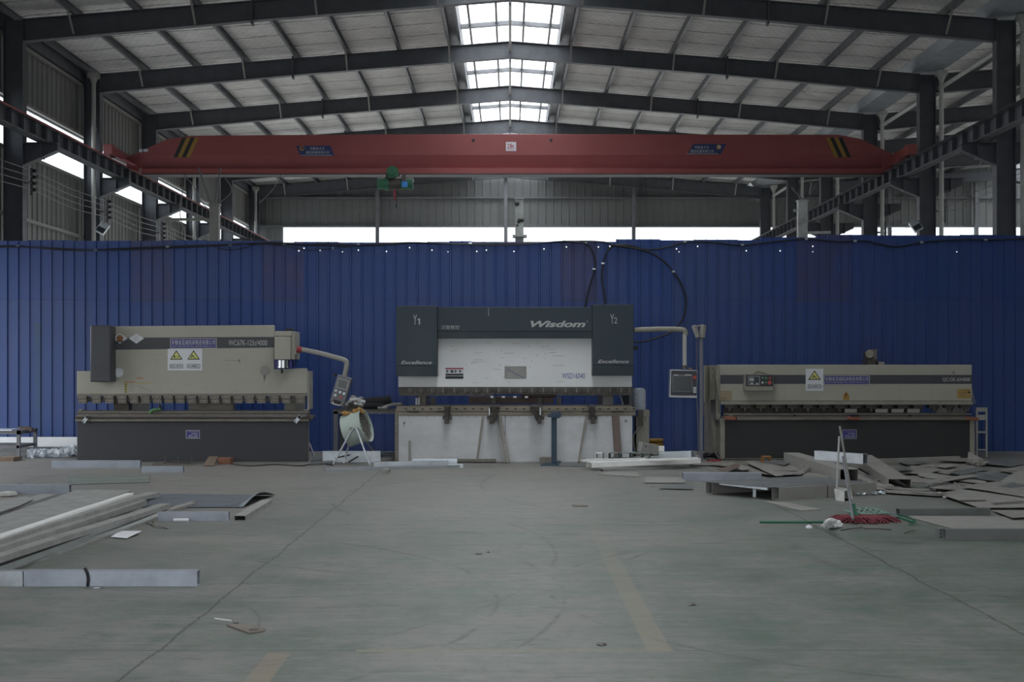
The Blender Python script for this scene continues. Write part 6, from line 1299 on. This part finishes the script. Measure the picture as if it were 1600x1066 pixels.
for k, (pts, mt, z, lb_) in enumerate(plates):
    rr = random.Random(100+k); zz = [z+rr.uniform(0, .035)*(z > .015) for _ in pts]
    m = MB(); q = [F(a, b, c) for (a, b), c in zip(pts, zz)]; cpt = sum(q, Vector())/len(q)
    # subdivided, gently buckled sheet
    n = 5; ring = []; L = len(q)
    vs = [cpt]; 
    for r in range(1, n+1):
        for i in range(L):
            for s_ in range(4):
                e = q[i].lerp(q[(i+1) % L], s_/4); p = cpt.lerp(e, r/n); p.z += rr.uniform(-.002, .002)*(z > .015); vs.append(p)
    W_ = L*4; fs = [(0, 1+i, 1+(i+1) % W_) for i in range(W_)]
    for r in range(n-1):
        for i in range(W_): fs.append((1+r*W_+i, 1+(r+1)*W_+i, 1+(r+1)*W_+(i+1) % W_, 1+r*W_+(i+1) % W_))
    for v in vs: v.z = max(v.z, .008)
    m.add(vs, fs); o = solid('scrap_plate', m, mt, lb_, 'scrap plate', 'scrap plates of the right-hand heap'); mo = o.modifiers.new('th', 'SOLIDIFY'); mo.thickness = .006
# curled sheet at right edge
m = MB(); n = 10; vs = []
for k in range(n+1):
    t = k/n; a_, b_ = F(1536+t*0, 772-t*44, .02).lerp(F(1540, 770, .02), 0), None
    xl = F(1542+55*t**1.3, 770-38*t, .02+.16*t*t); xr = F(1570+50*t**.9, 776-34*t, .02+.10*t*t); vs += [xl, xr]
m.add(vs, [(2*k, 2*k+1, 2*k+3, 2*k+2) for k in range(n)]); o = solid('curled_sheet', m, 'galv_dusty', 'long curled sheet bending upward at the far right edge', 'steel sheet', smooth=True); o.modifiers.new('th', 'SOLIDIFY').thickness = .005
m = MB(); rr = random.Random(21)
for k in range(5):
    a, b = rr.uniform(1440, 1500), rr.uniform(750, 766); m.tube([F(a, b, .02), F(a+2, b-4, .12), F(a+5, b-3, .2), F(a+9, b+4, .05)], .003, 4, 4)
solid('wire_tangle', m, 'galv', 'thin springy wire tangle over the middle of the right heap', 'wire')
m = MB(); p0, p1 = F(1468, 770, .03), F(1477, 777, .02); m.bar(p0, p1, .035, .02); solid('white_offcut', m, 'strip_white', 'small bright white offcut at the front of the right heap', 'offcut')
m = MB(); rr = random.Random(22); lumps(m, [F(rr.uniform(1338, 1382), rr.uniform(768, 772), .02) for q in range(22)], 22, .015, .03); solid('foil_crumbs', m, 'galv', 'string of crumpled foil bits before the scrap heap', 'foil scraps')
m = MB(); lumps(m, [Vector((F(rr.uniform(1505, 1520), 725).x, 22.4+rr.uniform(-.2, .2), .05)) for q in range(9)], 23, .04, .08); solid('rubble_lumps', m, 'sheet_dusty', 'small heap of dusty lumps at the shear right foot', 'rubble')
m = MB(); c = F(1529, 728); m.M = Matrix.Translation(c+Vector((0, .2, .1))) @ Matrix.Rotation(.5, 4, 'Y') @ Matrix.Rotation(.7, 4, 'X'); m.box(-.12, .12, -.1, .1, -.01, .01); solid('foot_plate', m, 'galv_dusty', 'tilted small plate at the foot of the ladder', 'plate')
m = MB(); p0, p1 = F(1370, 727), F(1498, 722); m.sweep([(-.04, 0), (.04, 0), (.04, .10), (-.04, .10)], p0, p1); solid('long_strip', m, 'galv_dusty', 'long pale strip standing along the foot of the shear', 'strip')
# right foreground tubes
seg(1477, 1640, 844.5, .105, .09, 'tube_dull', 'dull steel tube in the right foreground running out of the picture')
c = F(1471, 842); m = MB(); m.box(c.x-.03, c.x+.035, c.y, c.y+.09, 0, .095); o = solid('end_plate', m, 'tube_dull', 'punched end piece at the tip of the right foreground tube', 'end piece')
m = MB()
for z in (.02, .05, .08): m.cyl((c.x-.005, c.y-.003, z), (c.x-.005, c.y, z), .008, n=8)
put(m, 'bolt_hole', M['ink'], o)
m = MB(); chan(m, F(1405, 807)+Vector((0, .06, 0)), F(1549, 806)+Vector((0, .08, 0)), .1, .08, .004, True); solid('steel_channel', m, 'tube_dull', 'grey channel lying behind the large thin sheet, right foreground', 'steel channel')
m = MB(); m.slab([F(1330, 807, .02), F(1402, 808, .05), F(1400, 799, .05), F(1352, 801, .02)], .01); solid('scrap_plate', m, 'sheet_dark', 'dark flat plate under the green net behind the mop', 'scrap plate')
# dustpan, broom, mop
c = F(1318, 782)
root = E('dustpan', (c.x, c.y, 0), 'long-handled pale dustpan standing before the low steel frame', 'dustpan')
m = MB(); y0 = c.y; m.add([(X(1306, y0), y0, .0), (X(1319, y0-.1), y0-.12, .0), (X(1336, y0), y0+.1, .0), (X(1305.5, y0), y0+.08, .13), (X(1320, y0), y0+.02, .11), (X(1336, y0), y0+.2, .12), (X(1318, y0), y0+.28, .0), (X(1318, y0), y0+.28, .14)],
  [(0,1,4,3),(0,6,1),(1,6,2),(2,5,7,6),(0,3,7,6),(3,4,7),(4,5,7)]); put(m, 'pan', M['pipe'], root)
m = MB(); m.cyl((X(1311.5, y0), y0+.14, .1), P(1311.3, 682, y0+.14), .013, n=10); put(m, 'handle', M['letter_grey'], root, smooth=True)
root = E('broom', F(1331, 768), 'broom with pale bristles leaning behind the dustpan', 'broom')
m = MB(); m.cyl(F(1329, 764, .1), P(1312, 666, 17.3), .013, n=10); put(m, 'handle', M['galv_dusty'], root, smooth=True)
m = MB(); c = F(1331, 769); m.M = Matrix.Translation(c+Vector((0, 0, .07))) @ Matrix.Rotation(.35, 4, 'Z'); m.add([(-.04, -.03, .06), (.04, -.03, .06), (.04, .03, .06), (-.04, .03, .06), (-.07, -.04, -.07), (.07, -.04, -.07), (.07, .04, -.07), (-.07, .04, -.07)], [(0,1,2,3),(4,7,6,5),(0,4,5,1),(1,5,6,2),(2,6,7,3),(3,7,4,0)]); put(m, 'bristles', M['sign_white'], root)
c = F(1335, 812)
root = E('mop', (c.x, c.y, 0), 'mop with pink head and green net standing upright on the open floor', 'mop')
m = MB(); m.tube([F(1333, 812, .06), P(1317, 714, 15.6)], .014, 10, 1); put(m, 'handle', M['bench'], root, smooth=True)
m = MB(); m.lathe(F(1334, 812, .02), [(.06, 0), (.055, .05), (.03, .09), (.02, .17), (.001, .17)], 14); put(m, 'socket', M['plastic_green'], root, smooth=True)
m = MB(); rr = random.Random(31)
for k in range(330):
    a0 = rr.uniform(0, 6.283); L = rr.uniform(.08, .24); ex = 1.0
    s0 = F(1345, 816, 0)+Vector((rr.uniform(-.12, .2), rr.uniform(-.1, .12), .06)); d = Vector((math.cos(a0)*1.15, math.sin(a0)*.7, 0))
    e = s0+d*L; e.z = .008; mid = s0.lerp(e, .5); mid.z = .06; m.tube([s0, mid, e], .006, 4, 2)
put(m, 'mop_head', M['mop_pink'], root)
m = MB(); rr = random.Random(32); cx, cy = F(1352, 810).x, F(1352, 810).y
def dome(u_, v2): r = math.hypot(u_, v2); return Vector((cx+u_*.20, cy-.08+v2*.2, .075+.05*(1-min(1, r*r))))
for k in range(7):
    t = -.9+k*.3
    for sgn in (1, -1):
        pts = [dome(t+s_*.5*sgn, s_) for s_ in (-.9, -.6, -.3, 0, .3, .6, .9) if abs(t+s_*.5*sgn) < 1.15]
        if len(pts) > 2: m.tube(pts, .010, 5, 2)
m.tube([dome(math.cos(t*.4), math.sin(t*.4)) for t in range(17)], .014, 5, 2); put(m, 'net', M['mop_net'], root, smooth=True)
m = MB(); m.tube([F(1386, 806, .03), F(1400, 808, .03), F(1415, 812, .02), F(1428, 816, .02)], .012, 6); m.tube([F(1380, 804, .02), F(1396, 803, .03), F(1420, 808, .02), F(1432, 817, .02), F(1420, 820, .02)], .007, 6); solid('green_ribbon', m, 'plastic_green', 'crumpled green plastic ribbon right of the mop head', 'ribbon', smooth=True)
m = MB(); m.cyl(F(1187, 816, .012), F(1292, 816, .012), .012, n=10); solid('green_pole', m, 'plastic_green', 'thin green pole lying on the floor left of the mop', 'pole', smooth=True)
m = MB(); rr = random.Random(33); lumps(m, [F(rr.uniform(1284, 1312), rr.uniform(815, 822), .04) for q in range(16)]+[F(1297, 816, .12), F(1299, 815, .16), F(1296, 817, .09)], 33, .02, .05); solid('paper_crumple', m, 'cloth_white', 'crumpled whitish plastic and string left of the mop head', 'scrap')
m = MB(); c = F(1264, 825); m.lathe((c.x, c.y, 0), [(.001, 0), (.035, 0), (.03, .02), (.001, .03)], 8); solid('white_pebble', m, 'paper', 'small white lump on the floor before the green pole', 'lump')
for k, (a, b, c_, d) in enumerate(((1314, 829, 1348, 824), (1350, 826, 1392, 828), (1414, 833, 1429, 828))):
    m = MB(); m.tube([F(a, b, .01), F((a+c_)/2, (b+d)/2-.5, .02), F(c_, d, .01)], .006, 5); solid('twig_scrap', m, 'iron', ['thin dark rod under the left of the mop head', 'thin dark rod under the right of the mop head', 'short dark stick right of the mop head'][k], 'stick')

# slack wires under the left end of the crane
for k, (pts, lb_) in enumerate(((((286,276),(300,290),(318,322),(330,330)), 'thin wire hanging from the crane left end to the grey post'), (((292,274),(281,330),(290,372)), 'thin wire hanging down behind the fence left of the grey post'), (((350,278),(362,300),(345,318),(338,324)), 'thin looped wire right of the grey post under the crane'), (((440,274),(425,300),(405,320)), 'thin slack wire drooping toward the far left column'))):
    m = MB(); m.tube([P(a, b-2.5, 38.5) for a, b in pts], .012, 5, 6); solid('hanging_wire', m, 'grey_wire', lb_, 'wire', smooth=True)

rr = random.Random(77)
spots = [(1172,726,'left of the box duct by the diagonal plate'),(1215,735,'on the broad plate behind the low frame'),(1232,749,'beside the dark smooth sheet corner'),(1285,756,'under the near end of the box duct'),(1345,757,'beside the flat dusty bar'),(1378,750,'right of the wide channel middle'),(1412,764,'below the broken channel end'),(1442,729,'near the long strip at the shear foot'),(1478,749,'in the centre of the right heap'),(1505,735,'above the centre of the right heap'),(1532,760,'on the wide sheet right of centre'),(1556,741,'near the curled sheet foot'),(1575,785,'on the big pale sheet'),(1455,770,'at the front edge of the right heap'),(1520,782,'on the left part of the big pale sheet'),(1588,735,'at the far right edge by the fence'),(1398,741,'just right of the wide channel'),(1150,741,'behind the bluish channel right end')]
for k, (a, b, w_) in enumerate(spots):
    c = F(a, b, .05); ang = rr.uniform(-.9, .9); L, W = rr.uniform(.3, .75), rr.uniform(.04, .09); m = MB()
    m.M = Matrix.Translation(c) @ Matrix.Rotation(ang, 4, 'Z') @ Matrix.Rotation(rr.uniform(-.05, .05), 4, 'Y'); m.box(-L/2, L/2, -W/2, W/2, -.003, .003)
    m.v = [Vector((v.x, v.y, max(v.z, .004))) for v in m.v]
    solid('strip_offcut', m, rr.choice(['galv_dusty', 'sheet_dark', 'strip', 'wood']), 'narrow metal strip offcut lying '+w_, 'offcut', 'narrow offcuts of the right-hand heap')
